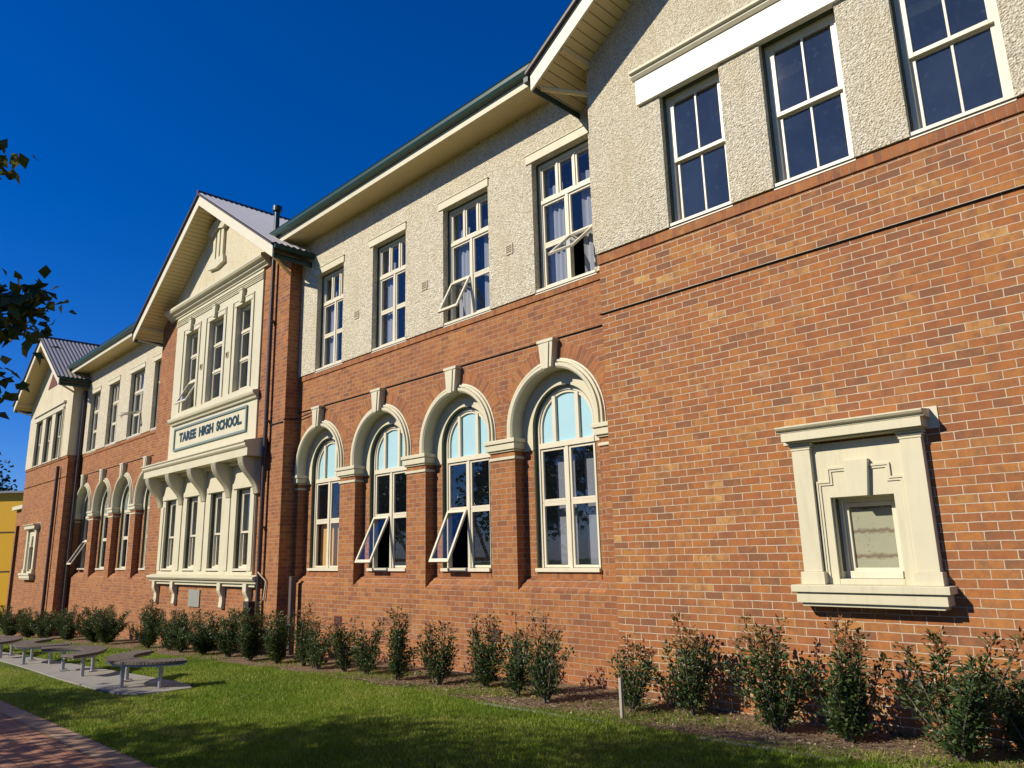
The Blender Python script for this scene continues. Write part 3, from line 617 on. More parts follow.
# right wing
CXR, WHR = -2.95, 3.09
zt = gable(CXR, 3.65, -1.15, B, WHR, 6.57, .642, M['roof_brown'])
RW = [(-4.84, -3.955), (-3.41, -2.50), (-1.945, -1.03)]
gable_front(CXR, WHR+.02, B-.05, zt, [rect(a, b_, 4.011, 5.93) for a, b_ in RW], 4.01, M['stucco'])
for k, (a, b_) in enumerate(RW): hung_window(a, b_, 4.01, 5.925, B+.09, True, 'glass_dusty_sheen', None, None)
for x in (-4.2, -2.3): 
    t = MB(); t.box(x-.6, x+.6, 1.2, 1.32, 6.55, 6.63); part(t, 'ceiling_light', M['white_wall'])
lt = MB(); lt.box(-5.18, -.70, B-.10, B-.0, 5.905, 6.28); part(lt, 'lintel_band', M['cream_bright'], bevel=.005)
lt = MB(); lt.prism_x([(B-.051, 6.281), (B-.12, 6.283), (B-.15, 6.32), (B-.15, 6.345), (B-.19, 6.36), (B-.19, 6.395), (B-.051, 6.41)], -5.21, -.65); part(lt, 'lintel_moulding', M['cream'])
LWO = rect(-3.185, -2.565, -.385, .44)
w = MB(); w.panel(rect(CXR-WHR, CXR+WHR, GB, 4.009), [LWO], B, B+.3)
w.box(CXR-WHR, CXR-WHR+.25, B+.301, .2, GB, 4.009); w.box(CXR+WHR-.25, CXR+WHR, B+.301, .5, GB, 4.009); part(w, 'brick_wall', M['brick_wing'])
s = MB(); s.box(CXR-WHR-.015, CXR+WHR+.02, B-.022, B+.01, 3.86, 3.99); part(s, 'brick_on_edge_course', M['brick_edge'])
s = MB(); s.box(CXR-WHR-.03, CXR+WHR+.03, B-.022, B+.01, 3.132, 3.144); part(s, 'string_course_shadow', M['cable_and_shadow'])  # shadow line under the wing's string course, drawn as a black strip
def lw_surround(cx, y, sc=1.0, zoff=0.0, boarded=True):
    X = lambda d: cx + d*sc; Zz = lambda z: z*sc+zoff; g0 = y
    p = MB(); p.panel(rect(X(-.62), X(.62), Zz(-.425), Zz(1.0)), [rect(X(-.31), X(.31), Zz(-.424), Zz(.44))], g0-.035, g0+.001)
    for xa, xb in ((-.3095, -.300), (.300, .3095)): p.box(X(xa), X(xb), g0+.0015, g0+.2, Zz(-.384), Zz(.44))
    p.box(X(-.3095), X(.3095), g0+.0015, g0+.2, Zz(.4325), Zz(.4395))
    part(p, 'window_surround', M['cream'])
    for sgn in (-1, 1):
        q = MB(); a, b_ = sorted((X(sgn*.64), X(sgn*.445))); q.box(a, b_, g0-.10, g0, Zz(-.30), Zz(.95))
        a2, b2 = sorted((X(sgn*.665), X(sgn*.42))); q.box(a2, b2, g0-.13, g0, Zz(-.425), Zz(-.30))
        for i in range(3): q.box(a-.008-.009*i, b_+.008+.009*i, g0-.108-.009*i, g0, Zz(.95)+i*.025, Zz(.95)+i*.025+.021)
        part(q, 'pilaster', M['cream'], bevel=.004)
    kx = MB(); kx.prism_y([(X(-.085), Zz(.435)), (X(-.125), Zz(.80)), (X(.125), Zz(.80)), (X(.085), Zz(.435))], g0-.10, g0-.034); part(kx, 'keystone', M['cream'], bevel=.004)
    for sgn in (-1, 1):
        md = MB()
        for o_, d_ in ((0, .058), (.024, .048)):
            h = .010; x1_, x2_, x3_ = .12, .30-o_, .425-o_; z1_, z2_ = .735-o_, .60-o_
            poly = [(x1_, z1_+h), (x2_+h, z1_+h), (x2_+h, z2_+h), (x3_+h, z2_+h), (x3_+h, -.42), (x3_-h, -.42), (x3_-h, z2_-h), (x2_-h, z2_-h), (x2_-h, z1_-h), (x1_, z1_-h)]
            md.prism_y([(X(sgn*a), Zz(b_)) for a, b_ in poly], g0-d_, g0-.034)
        part(md, 'stepped_moulding', M['cream'])
    c = MB(); c.box(X(-.66), X(.66), g0-.16, g0, Zz(1.025), Zz(1.045)); c.box(X(-.69), X(.69), g0-.21, g0, Zz(1.045), Zz(1.135))
    c.prism_x([(g0-.001, Zz(1.135)), (g0-.215, Zz(1.135)), (g0-.22, Zz(1.15)), (g0-.25, Zz(1.165)), (g0-.265, Zz(1.185)), (g0-.265, Zz(1.198)), (g0-.001, Zz(1.225))], X(-.725), X(.725))
    c.box(X(-.76), X(.79), g0-.012, g0-.0005, Zz(1.03), Zz(1.24)); part(c, 'cornice', M['cream'])
    s_ = MB(); s_.box(X(-.735), X(.735), g0-.235, g0, Zz(-.495), Zz(-.425)); s_.box(X(-.70), X(.70), g0-.205, g0, Zz(-.60), Zz(-.505)); s_.box(X(-.69), X(.69), g0-.195, g0, Zz(-.505), Zz(-.495))
    s_.box(X(-.66), X(.66), g0-.17, g0, Zz(-.635), Zz(-.60)); s_.box(X(-.3085), X(.3085), g0-.034, g0+.2, Zz(-.425), Zz(-.372)); part(s_, 'sill', M['cream'], bevel=.006)
    wf = MB(); y1 = g0+.12; frame_rect(wf, X(-.308), X(.308), Zz(-.37), Zz(.438), .05, y1, y1+.06); frame_rect(wf, X(-.255), X(.255), Zz(-.315), Zz(.385), .045, y1+.03, y1+.08); wf.box(X(-.25), X(.25), y1-.02, y1+.05, Zz(-.37), Zz(-.30))
    wo = part(wf, 'window', M['frame'], bevel=.003)
    jl = MB(); jl.box(X(-.2999), X(-.292), g0+.06, y1+.002, Zz(-.30), Zz(.43)); jl.build('jamb_lining', M['jamb_green'], wo)
    if boarded: flat_part(wo, rect(X(-.215), X(.215), Zz(-.28), Zz(.345)), y1+.06, M['old_board'], 'painted_board')
    else:
        g_ = MB(); g_.box(X(-.215), X(.215), y1+.06, y1+.065, Zz(-.28), Zz(.345)); g_.box(X(-.22), X(.22), y1+.03, y1+.08, Zz(.02), Zz(.06), 1); g_.build('glass_panes', [M['glass'], M['frame']], wo)
        flat_part(wo, rect(X(-.215), X(.215), Zz(.06), Zz(.345)), y1+.1, M['curtain_warm'], 'blind')
lw_surround(-2.875, B)
# far wing
CXF, WHF = -35.4, 3.28
zt = gable(CXF, 3.65, -1.15, B, WHF, 6.57, .642, M['roof_brown'])
FW = [(-37.5, -36.45), (-35.95, -34.95), (-34.45, -33.45)]
gable_front(CXF, WHF, B-.05, zt, [rect(a, b_, 3.961, 5.92) for a, b_ in FW], 3.96, M['stucco_soft'])
for a, b_ in FW: hung_window(a, b_, 3.96, 5.915, B+.09, True, 'glass', None, [(.5, .95, 'curtain')])
lt = MB(); lt.box(-37.75, -33.1, B-.08, B+.0, 5.94, 6.16); lt.box(-37.8, -33.0, B-.14, B-.05, 6.16, 6.24); part(lt, 'lintel_band', M['cream'])
v = MB(); v.prism_y([(-36.1, 7.18), (-35.4, 7.95), (-34.7, 7.18)], B-.07, B-.051); part(v, 'gable_vent', M['vent_dark'])
w = MB(); w.panel(rect(CXF-WHF, CXF+WHF, GB, 3.959), [rect(-36.0-.40, -36.0+.40, -.385*1.2+.05, .44*1.2+.05)], B, B+.3)
w.box(CXF-WHF, CXF-WHF+.25, B+.301, 4, GB, 3.959); w.box(CXF+WHF-.25, CXF+WHF, B+.301, .2, GB, 3.959); part(w, 'brick_wall', M['brick_main'])
s = MB(); s.box(CXF-WHF-.02, CXF+WHF+.02, B-.03, B+.01, 3.87, 3.95); part(s, 'brick_on_edge_course', M['brick_edge'])
s = MB(); s.box(CXF-WHF-.02, CXF+WHF+.02, B-.022, B+.01, 3.132, 3.144); part(s, 'string_course_shadow', M['cable_and_shadow'])  # same black strip standing in for shade on the far wing
lw_surround(-36.0, B, 1.2, .05, False)
# side annex behind the far wing
w = MB(); w.panel(rect(-48.5, -38.7, GB, 2.75), [rect(-48.2, -46.9, GB+.01, 1.9)], 1.3, 1.7); w.box(-48.5, -38.7, 1.72, 6, GB, 2.7); part(w, 'annex_wall', M['brick_main'])
w = MB(); w.box(-48.7, -38.7, 1.1, 1.75, 2.75, 2.95); w.box(-46.9, -38.7, 1.2, 1.75, 2.95, 3.55); part(w, 'annex_parapet', M['cream'])
w = MB(); w.box(-48.2, -46.9, 1.6, 1.70, GB, 1.9); part(w, 'annex_door', M['darkpipe'])

# ---- central bay
YB = -.34; k_ = 1.0154; CXB, WHB = -19.26, 4.02
PN = YB-.04
zt = gable(-19.30, 4.52, -1.05, YB, WHB+.05, 6.54, .645, M['roof_grey'])
XL, XR = -22.03, -16.55
UW = [(-21.27, -20.43), (-19.68, -18.76), (-18.0, -17.16)]
w = MB(); w.panel([(CXB-WHB, GB), (CXB-WHB, zt(CXB-WHB)), (XL-.3, zt(XL-.3)), (XR+.3, zt(XR+.3)), (CXB+WHB, zt(CXB+WHB)), (CXB+WHB, GB)][:2] + [(-19.33, zt(-19.33)-.3), (CXB+WHB, zt(CXB+WHB)), (CXB+WHB, GB)], [rect(XL+.05, XR-.05, -.30, 7.15)], YB, YB+.25)
for sgn in (-1, 1):
    x = CXB+sgn*WHB; w.box(min(x, x-sgn*.25), max(x, x-sgn*.25), YB+.251, .3, GB, 6.75)
part(w, 'brick_wall', M['brick_main'])
w = MB(); w.panel(rect(XL, XR, 2.2, 7.18), [rect(a, b_, 4.05, 6.32) for a, b_ in UW], PN, YB+.3); part(w, 'rendered_panel', M['cream'])
# pediment
w = MB(); w.prism_y([(-22.9, 7.2), (-19.30, zt(-19.30)-.01), (-15.7, 7.2)], YB-.03, YB-.0015); part(w, 'roughcast_wall', M['stucco_soft'])
c = MB(); c.prism_x([(YB+.01, 6.98), (YB-.07, 6.98), (YB-.08, 7.03), (YB-.15, 7.06), (YB-.16, 7.11), (YB-.24, 7.14), (YB-.27, 7.19), (YB-.27, 7.25), (YB-.20, 7.27), (YB-.031, 7.30)], -22.55, -16.28); part(c, 'pediment_cornice', M['cream'])
c = MB()
for z in (6.70, 6.75, 6.81, 6.87): c.box(XL-.01, XR+.01, PN-.025, PN+.002, z, z+.022)
part(c, 'frieze_lines', M['cream'])
for a, b_ in UW:
    s = MB(); m_ = (a+b_)/2
    for x in ((a-.19, a-.155), (b_+.155, b_+.19)): s.box(*x, PN-.028, PN+.001, 4.05, 6.45)
    s.box(a-.19, b_+.19, PN-.028, PN+.001, 6.45, 6.485); s.box(a-.10, b_+.10, PN-.015, PN+.001, 6.325, 6.45)
    part(s, 'window_surround', M['cream'])
    kx = MB(); kx.prism_y([(m_-.06, 6.34), (m_-.095, 6.66), (m_+.095, 6.66), (m_+.06, 6.34)], PN-.10, PN-.002); kx.box(m_-.11, m_+.11, PN-.115, PN-.002, 6.66, 6.70); part(kx, 'keystone', M['cream'])
for k, (a, b_) in enumerate(UW): slim_window(a, b_, 4.05, 6.315, YB+.10, 28 if k == 0 else None)
for x in (-20.05, -18.4):
    v = MB(); frame_rect(v, x-.07, x+.07, 5.05, 5.2, .015, PN-.02, PN-.001); v.box(x-.055, x+.055, PN-.006, PN-.0005, 5.065, 5.185, 1); part(v, 'wall_vent', [M['cream'], M['vent_dark']])
c = MB(); c.prism_x([(PN+.001, 3.68), (PN-.06, 3.69), (PN-.075, 3.74), (PN-.13, 3.77), (PN-.15, 3.82), (PN-.15, 3.86), (PN+.001, 3.90)], -21.85, -16.5); part(c, 'ledge', M['cream'])
# name plaque
pq = MB(); pq.box(-21.56, -17.03, PN-.012, PN-.001, 2.955, 3.555); po = part(pq, 'name_plaque', M['cream'])
fr = MB(); frame_rect(fr, -21.58, -17.01, 2.935, 3.575, .05, PN-.045, PN-.012); fr.build('plaque_frame', M['plaque_green'], po)
for word, wx0, wx1 in (('TAREE', -21.22, -20.06), ('HIGH', -19.86, -18.95), ('SCHOOL.', -18.75, -17.30)):
    cu = bpy.data.curves.new('txt', 'FONT'); cu.body = word; cu.size = .30; cu.extrude = .006; cu.space_character = 1.08; cu.offset = .014
    to = bpy.data.objects.new('txt', cu); COL.objects.link(to); bpy.context.view_layer.update()
    me = bpy.data.meshes.new_from_object(to.evaluated_get(bpy.context.evaluated_depsgraph_get())); bpy.data.objects.remove(to)
    cs = np.array([v.co[:] for v in me.vertices]); x_0, x_1 = cs[:, 0].min(), cs[:, 0].max(); y_0, y_1 = cs[:, 1].min(), cs[:, 1].max()
    mm = bpy.data.meshes.new('lettering'); off = wloc(po)
    mm.from_pydata([(wx0+(c_[0]-x_0)/(x_1-x_0)*(wx1-wx0)-off.x, PN-.018-c_[2]*1.2-off.y, 3.15+(c_[1]-y_0)/(y_1-y_0)*.265-off.z) for c_ in cs], [], [tuple(p.vertices) for p in me.polygons])
    mm.materials.append(M['lettering']); lo = bpy.data.objects.new('lettering', mm); COL.objects.link(lo); lo.parent = po
# hood on corbels
HX0, HX1, HY = -22.55, -16.0, -.85
c = MB(); c.prism_x([(YB-.001, 2.22), (HY+.03, 2.22), (HY+.03, 2.40), (HY-.0, 2.42), (HY-.03, 2.46), (HY-.03, 2.50), (HY-.06, 2.53), (HY-.06, 2.56), (YB-.041, 2.68)], HX0, HX1); part(c, 'hood', M['cream'], bevel=.006)
c = MB(); c.box(HX0+.3, HX1-.3, HY+.30, YB-.0, 2.14, 2.22); part(c, 'hood_bed_mould', M['cream'])
for x in (-22.2, -20.72, -19.24, -17.76, -16.3):
    pr = []
    for i in range(13):
        t = i/12; z = 2.215 - .82*t
        pj = .40*(1-t)**1.0 + .055 + .055*math.sin(2*math.pi*t)
        pr.append((YB-.045-pj, z))
    c = MB(); prof = [(YB-.04, 2.215)] + pr + [(YB-.04, 1.395)]; c.prism_x(prof, x-.12, x+.12)
    for dx in (-.085, -.03, .03, .085): c.prism_x([(y-.012, z) for y, z in pr] + [(y+.01, z) for y, z in reversed(pr)], x+dx-.014, x+dx+.014)
    part(c, 'corbel', M['cream'])
LWN = [(-21.83, -21.08), (-20.34, -19.62), (-18.83, -18.14), (-17.34, -16.62)]
w = MB(); w.panel(rect(-22.15, -16.35, -.42, 2.199), [rect(a, b_, -.33, 1.56) for a, b_ in LWN], YB-.06, YB+.28); part(w, 'rendered_panel', M['cream'])
for i, (a, b_) in enumerate(LWN):
    hung_window(a, b_, -.33, 1.555, YB+.06, False, 'glass', .55, [(.55, .95, 'blind')])
    h = MB(); m_ = (a+b_)/2; h.box(a-.16, b_+.16, YB-.10, YB-.059, 1.57, 1.70); h.prism_y([(a-.12, 1.70), (a+.04, 2.0), (b_-.04, 2.0), (b_+.12, 1.70)], YB-.09, YB-.059); part(h, 'window_head', M['cream'], bevel=.005)
for m_ in (-22.02, -20.71, -19.225, -17.74, -16.47):
    q = MB(); q.box(m_-.10, m_+.10, YB-.085, YB-.059, -.33, 1.395); part(q, 'mullion_pier', M['cream'], bevel=.004)
c = MB(); c.prism_x([(YB-.001, -.61), (-.49, -.61), (-.50, -.56), (-.545, -.54), (-.575, -.50), (-.575, -.46), (YB-.06, -.42), (YB-.001, -.42)], -22.42, -15.95); part(c, 'bay_sill', M['cream'], bevel=.005)
c = MB(); c.box(-22.3, -16.1, YB-.10, YB-.001, -.68, -.61); part(c, 'bay_sill_bed', M['cream'])
for x in (-22.1, -20.8, -17.87, -16.5):
    c = MB(); c.prism_x([(YB-.001, -.611), (YB-.15, -.611), (YB-.15, -.78), (YB-.13, -.84), (YB-.08, -.93), (YB-.075, -1.02), (YB-.09, -1.17), (YB-.06, -1.20), (YB-.001, -1.20)], x-.09, x+.09); part(c, 'sill_bracket', M['cream'], bevel=.004)
c = MB(); c.box(-19.9, -19.22, YB-.03, YB-.0005, -1.22, -.80); part(c, 'commemorative_plate', M['plate'], bevel=.004)
c = MB(); c.box(-15.85, -15.3, YB-.03, YB+.0, 2.93, 2.945); part(c, 'string_course_shadow', M['darkpipe'])  # dark strip carrying the string's shadow line across the bay pier
# gable ornament: shield on three stems
c = MB(); c.prism_y([(-19.95, 8.95), (-19.75, 9.15), (-19.33, 9.24), (-18.95, 9.15), (-18.75, 8.95), (-18.95, 8.85), (-19.33, 8.95), (-19.75, 8.82)], YB-.16, YB-.029)
for dx in (-.25, 0, .25): c.box(-19.30+dx-.08, -19.30+dx+.08, YB-.11, YB-.029, 8.05, 8.9)
c.prism_y([(-19.85, 7.85), (-19.8, 8.06), (-18.9, 8.06), (-18.85, 7.85), (-19.33, 7.78)], YB-.13, YB-.029); part(c, 'gable_ornament', M['cream'], bevel=.01)
# pipes
def pipe(pts, r_, mt, name='downpipe', n=10):
    b_ = MB(); b_.tube(pts, r_, n)
    return part(b_, name, mt)
dx = -15.92
pipe([(dx, YB-.10, 7.0), (dx, YB-.10, gz(dx))], .05, M['darkpipe'])
for z in (5.4, 3.0, .6): 
    b_ = MB(); b_.box(dx-.07, dx+.07, YB-.11, YB-.0, z, z+.04); part(b_, 'pipe_bracket', M['darkpipe'])
pipe([(-6.13, -.12, 6.4), (-6.13, -.12, gz(-6))], .045, M['darkpipe'])
pipe([(-33.0, B-.1, 3.6), (-33.0, B-.1, gz(-33))], .06, M['darkpipe']); pipe([(-32.0, -.12, 6.5), (-32.0, -.12, gz(-32))], .07, M['darkpipe'])
pipe([(-33.1, B-.1, 6.0), (-33.1, B-.1, 3.9)], .03, M['cream'], 'conduit')
b_ = MB(); b_.box(-16.35, -16.1, YB-.22, YB-.02, gz(-16)-.05, -.98); part(b_, 'pipe_cover', M['darkpipe'])
b_ = MB(); b_.box(-15.0, -14.9, -.2, -.08, gz(-15)-.05, -.45); part(b_, 'pipe_cover', M['downpipe_grey'])
pipe([(-15.9, YB-.13, -.35), (-15.7, YB-.03, -.55), (-15.75, YB-.05, -.95)], .018, M['cream'], 'waste_pipe')
fl = MB(); fl.tube([(-15.85, -.45, 7.2), (-15.85, -.45, 8.24)], .065, 12); fl.tube([(-15.85, -.45, 8.22), (-15.85, -.45, 8.34)], .115, 12); fl.tube([(-15.85, -.45, 7.55), (-15.85, -.45, 7.62)], .095, 12); part(fl, 'roof_flue', M['green'])
# thin cable along the string course of the bay
pipe([(-15.25, YB-.02, 2.98), (-15.16, -.1, 3.0), (-15.1, -.06, 3.02), (-14.0, -.06, 3.10)], .012, M['cable_and_shadow'], 'cable', 6)

# ------------------------------------------------------------------ neighbours
yb = root('yellow_building', 'bright yellow flat-roofed building beyond the far end of the school', 'building', (-60, 4.0, gz(-60)))
zg = -1.2
yw = MB(); yw.box(-26, 0, 0, 10, zg, 8.25)
for z in (3.0, 5.6): yw.box(-26, .004, -.03, -.002, z, z+.06, 1)
for x in range(-24, 0, 3): yw.box(x, x+.06, -.03, -.002, zg, 8.2, 1)
yr = MB(); yr.box(-26.3, .3, -.3, 10.3, 8.252, 8.4)
wb = MB(); wb.box(-9, -2.0, -.35, -.04, zg, 2.2)
rot = Matrix.Rotation(R(45), 4, 'Z')
for mb_, nm_, mt_ in ((yw, 'wall', [M['yellow'], M['dark_edge']]), (yr, 'roof', M['metal_grey']), (wb, 'white_panel', M['white_wall'])):
    o = mb_.build(nm_, mt_); o.data.transform(rot); o.parent = yb

# ------------------------------------------------------------------ foliage helpers
def leaf_mesh(name, P, D, Up, Ln, Wd, tint, mt, parent=None, fold=.25):
    """P base points, D direction, Up face normal hint, length, width -> 6-point folded leaves"""
    n = len(P); D = D/np.linalg.norm(D, axis=1, keepdims=True); S_ = np.cross(D, Up); S_ /= (np.linalg.norm(S_, axis=1, keepdims=True)+1e-9); Nn = np.cross(S_, D)
    Ln = Ln[:, None]; Wd = Wd[:, None]
    a = P; b_ = P + D*Ln*.45 + S_*Wd*.5 + Nn*Wd*fold; c = P + D*Ln; d = P + D*Ln*.45 - S_*Wd*.5 + Nn*Wd*fold; e = P + D*Ln*.5
    V = np.stack([a, b_, c, d, e], 1).reshape(-1, 3)
    base = (np.arange(n)*5)[:, None]
    Fq = np.concatenate([base + np.array([[0, 1, 4]]), base + np.array([[1, 2, 4]]), base + np.array([[2, 3, 4]]), base + np.array([[3, 0, 4]])], 1).reshape(-1, 3)
    return tri_mesh(name, V, Fq, np.repeat(tint, 5), mt, parent)
def tri_mesh(name, V, Fq, tint, mt, parent=None):
    me = bpy.data.meshes.new(name); me.vertices.add(len(V)); me.vertices.foreach_set('co', V.astype(np.float32).ravel())
    me.loops.add(len(Fq)*3); me.loops.foreach_set('vertex_index', Fq.astype(np.int32).ravel())
    me.polygons.add(len(Fq)); me.polygons.foreach_set('loop_start', np.arange(0, len(Fq)*3, 3, dtype=np.int32))
    at = me.attributes.new('tint', 'FLOAT', 'POINT'); at.data.foreach_set('value', tint.astype(np.float32))
    me.materials.append(mt); me.update(calc_edges=True)
    o = bpy.data.objects.new(name, me); COL.objects.link(o)
    if parent is not None: o.parent = parent
    return o
def rnd_dirs(n, rng):
    v = rng.normal(size=(n, 3)); return v/np.linalg.norm(v, axis=1, keepdims=True)

# ------------------------------------------------------------------ shrubs along the wall
def make_shrub(nm, label, loc, h, w, dens, seed, red=.10, group='young shrubs planted along the wall'):
    rng = np.random.default_rng(seed); r0 = root(nm, label, 'shrub', loc, group)
    st = MB(); tips = []; ns = 10 + int(dens*6); off = Vector(loc)
    for i in range(ns):
        a = rng.uniform(0, 2*math.pi); sp = w*.5*rng.uniform(.2, 1.0); hh = h*(rng.uniform(.45, 1.06) if i else 1.1)*(1.0 - .22*(sp/(w*.5))**2)
        p0 = Vector((rng.normal()*.02, rng.normal()*.02, -.02)); p3 = Vector((math.cos(a)*sp, math.sin(a)*sp*.8, hh)); mid = Vector((p3.x*.45, p3.y*.45, hh*.45)) + Vector(rng.normal(size=3)*.02)
        pts = [p0, mid, p3]; st.tube([off+p for p in pts], [.010, .007, .003], 5); tips.append((p0, mid, p3))
    st.build('stem', M['bark'], r0)
    n = int(1150*dens*(h/.9)*(w/.55)); P = np.zeros((n, 3)); D = np.zeros((n, 3)); t_ = rng.uniform(.06, 1.0, n)**.8; idx = rng.integers(0, ns, n)
    for i in range(n):
        p0, mid, p3 = tips[idx[i]]; t = t_[i]; p = (p0*(1-t)**2 + mid*2*t*(1-t) + p3*t*t)
        d = rng.normal(size=3); d[2] = abs(d[2])*.7+.25; d /= np.linalg.norm(d); q = np.array(p) + d*np.array([1, 1, .5])*rng.uniform(0, .165)*(1.1-t*.5)
        P[i] = q; D[i] = d
    D += rng.normal(size=(n, 3))*.35
    Up = rng.normal(size=(n, 3))*.5 + np.array([0, -.25, 1]); Ln = rng.uniform(.035, .065, n); Wd = Ln*rng.uniform(.42, .6, n)
    tint = rng.uniform(0, .8, n); hot = (P[:, 2] > h*.72) & (rng.uniform(size=n) < red*4); tint[hot] = rng.uniform(.82, 1, hot.sum())
    leaf_mesh('foliage', P, D, Up, Ln, Wd, tint, M['shrub_leaf'], r0)
    return r0
SH = [(-32.4, 1.12, 1.15, 2.6), (-30.1, 1.0, 1.1, 2.6), (-27.6, .95, 1.05, 2.6), (-25.4, .92, .95, 2.6), (-23.0, .92, .85, 2.6), (-21.7, .92, .95, 2.6),
      (-18.9, .95, .70, 2.0), (-17.7, .9, .62, 1.9), (-16.8, .9, .60, 1.8), (-15.75, .88, .62, 1.9), (-14.7, .84, .58, 1.8), (-13.6, .88, .56, 2.2), (-12.65, .86, .46, 2.2),
      (-11.85, .96, .50, 1.3), (-11.25, .86, .46, 1.3), (-10.5, .86, .50, 1.4), (-9.95, .86, .46, 1.3), (-9.05, .88, .54, 1.4), (-8.2, .82, .50, 1.35), (-7.5, .88, .50, 1.6),
      (-6.65, .93, .50, 1.35), (-6.10, 1.0, .44, 1.2), (-5.02, .74, .46, 1.5), (-4.42, .86, .66, 1.35), (-3.42, .92, .64, 1.6), (-2.82, .93, .70, 1.9), (-1.97, 1.05, .74, 1.5), (-1.55, .80, .60, 1.7)]
SY = {21: -1.78, 22: -1.62, 23: -1.45, 19: -1.42, 27: -1.3}
WH = ['first shrub from the left edge, beneath the far gabled wing', 'second shrub from the left edge, beneath the far gabled wing', 'third shrub from the left, in the clipped dense row', 'fourth shrub from the left, in the clipped dense row',
      'left half of the dense green clump under the left arches', 'right half of the dense green clump under the left arches', 'dark shrub under the left end of the bay window sill', 'dark shrub between the sill brackets left of the metal plate', 'dark shrub under the metal plate on the wall',
      'dark shrub right of the metal plate under the bay window', 'dark shrub beside the brown pipe cover below the bay', 'dense green shrub at the foot of the bay corner downpipe', 'narrow dense shrub in front of the shaded inner corner', 'loose shrub below the leftmost large arched window',
      'small loose shrub just right of the leftmost large arched window', 'shrub left of the pier between first and second large arches', 'shrub under the second large arched window', 'open shrub below the pier beside the third large arch', 'shrub under the tilted sash of the third arched window',
      'dense shrub just left of the right-hand air brick', 'tall thin shrub below the blind-covered arched window', 'slender tall shrub at the edge of mulch by the wing corner', 'small shrub behind the pale timber stake', 'broad airy shrub on a single stem right of the stake',
      'red-tipped shrub left of the ornate small window sill', 'bushy shrub directly below the ornate small window', 'tallest red-tipped shrub right of the ornate window, on pale stem', 'shrub cut off by the right edge of the photo']
for i, (x, h, w_, d) in enumerate(SH):
    y = SY.get(i, -1.62 + .06*math.sin(i*2.1))
    make_shrub('shrub', WH[i], (gx(x), gy(y), gz(gx(x))), h*1.10*(1+.07*math.sin(i*5.3)), w_*(1.5 if x > -5.5 else (1.45 if x > -12 else 1.7))*(1+.12*math.sin(i*3.7)), (min(d, 1.9)*1.15 if x < -12 else d*(.95 if x < -5.5 else .74)), 100+i, .05 if i < 13 else .22)
sk = MB(); sk.box(-.016, .016, -.016, .016, -.1, .42); sk.v = [(a+gx(-4.90), b_+gy(-1.95), c+gz(gx(-4.9))) for a, b_, c in sk.v]; o = sk.build('garden_stake', M['stake']); o['label'] = 'short pale timber stake standing in the bed left of a shrub'; o['category'] = 'stake'

# ------------------------------------------------------------------ curved benches
def make_bench(loc, sgn, label):
    r0 = root('curved_bench', label, 'bench', loc, 'curved slatted benches on the concrete slab'); ox, oy, oz = loc
    st = MB(); n = 46; ri, ro, zt_, th = .69, 1.09, .42, .036
    for i in range(n):
        a0 = R(194 + 152*i/n); a1 = R(194 + 152*(i+.86)/n)
        vs = []
        for z in (zt_-th, zt_):
            for r_, a in ((ri, a0), (ro, a0), (ro, a1), (ri, a1)): vs.append((ox + r_*math.cos(a), oy + sgn*r_*math.sin(a), oz+z))
        st.add(vs, [(0, 1, 2, 3), (4, 7, 6, 5), (0, 4, 5, 1), (1, 5, 6, 2), (2, 6, 7, 3), (3, 7, 4, 0)])
    st.build('seat', M['timber'], r0)
    rl = MB()
    for r_ in (.76, 1.04):
        pts = [(ox+r_*math.cos(R(196+148*k/16)), oy+sgn*r_*math.sin(R(196+148*k/16)), oz+zt_-th-.022) for k in range(17)]; rl.tube(pts, .02, 6)
    rl.build('support_rail', M['galv'], r0)
    for a in (220, 274, 323):
        lg = MB(); cx_, cy_ = ox+.89*math.cos(R(a)), oy+sgn*.89*math.sin(R(a)); lg.tube([(cx_, cy_, oz), (cx_, cy_, oz+zt_-th-.03)], .033, 10); lg.box(cx_-.075, cx_+.075, cy_-.075, cy_+.075, oz+.0, oz+.012)
        lg.tube([(ox+.74*math.cos(R(a)), oy+sgn*.74*math.sin(R(a)), oz+zt_-th-.035), (ox+1.06*math.cos(R(a)), oy+sgn*1.06*math.sin(R(a)), oz+zt_-th-.035)], .022, 6)
        lg.build('leg', M['galv'], r0)
for x, y, s_, lb in ((-12.2, -3.50, 1, 'nearest curved slatted bench on grey steel legs, bowed towards the lawn'), (-15.0, -4.72, -1, 'second nearest curved slatted bench, bowed towards the school wall'),
                     (-17.95, -3.50, 1, 'third curved slatted bench from the right, before the dense shrub clump'), (-21.0, -4.72, -1, 'fourth curved slatted bench from the right, at the left edge'), (-23.4, -3.42, 1, 'farthest curved slatted bench, only its tip showing at the left')):
    make_bench((gx(x), gy(y), gz(gx(x))+.024), s_, lb)

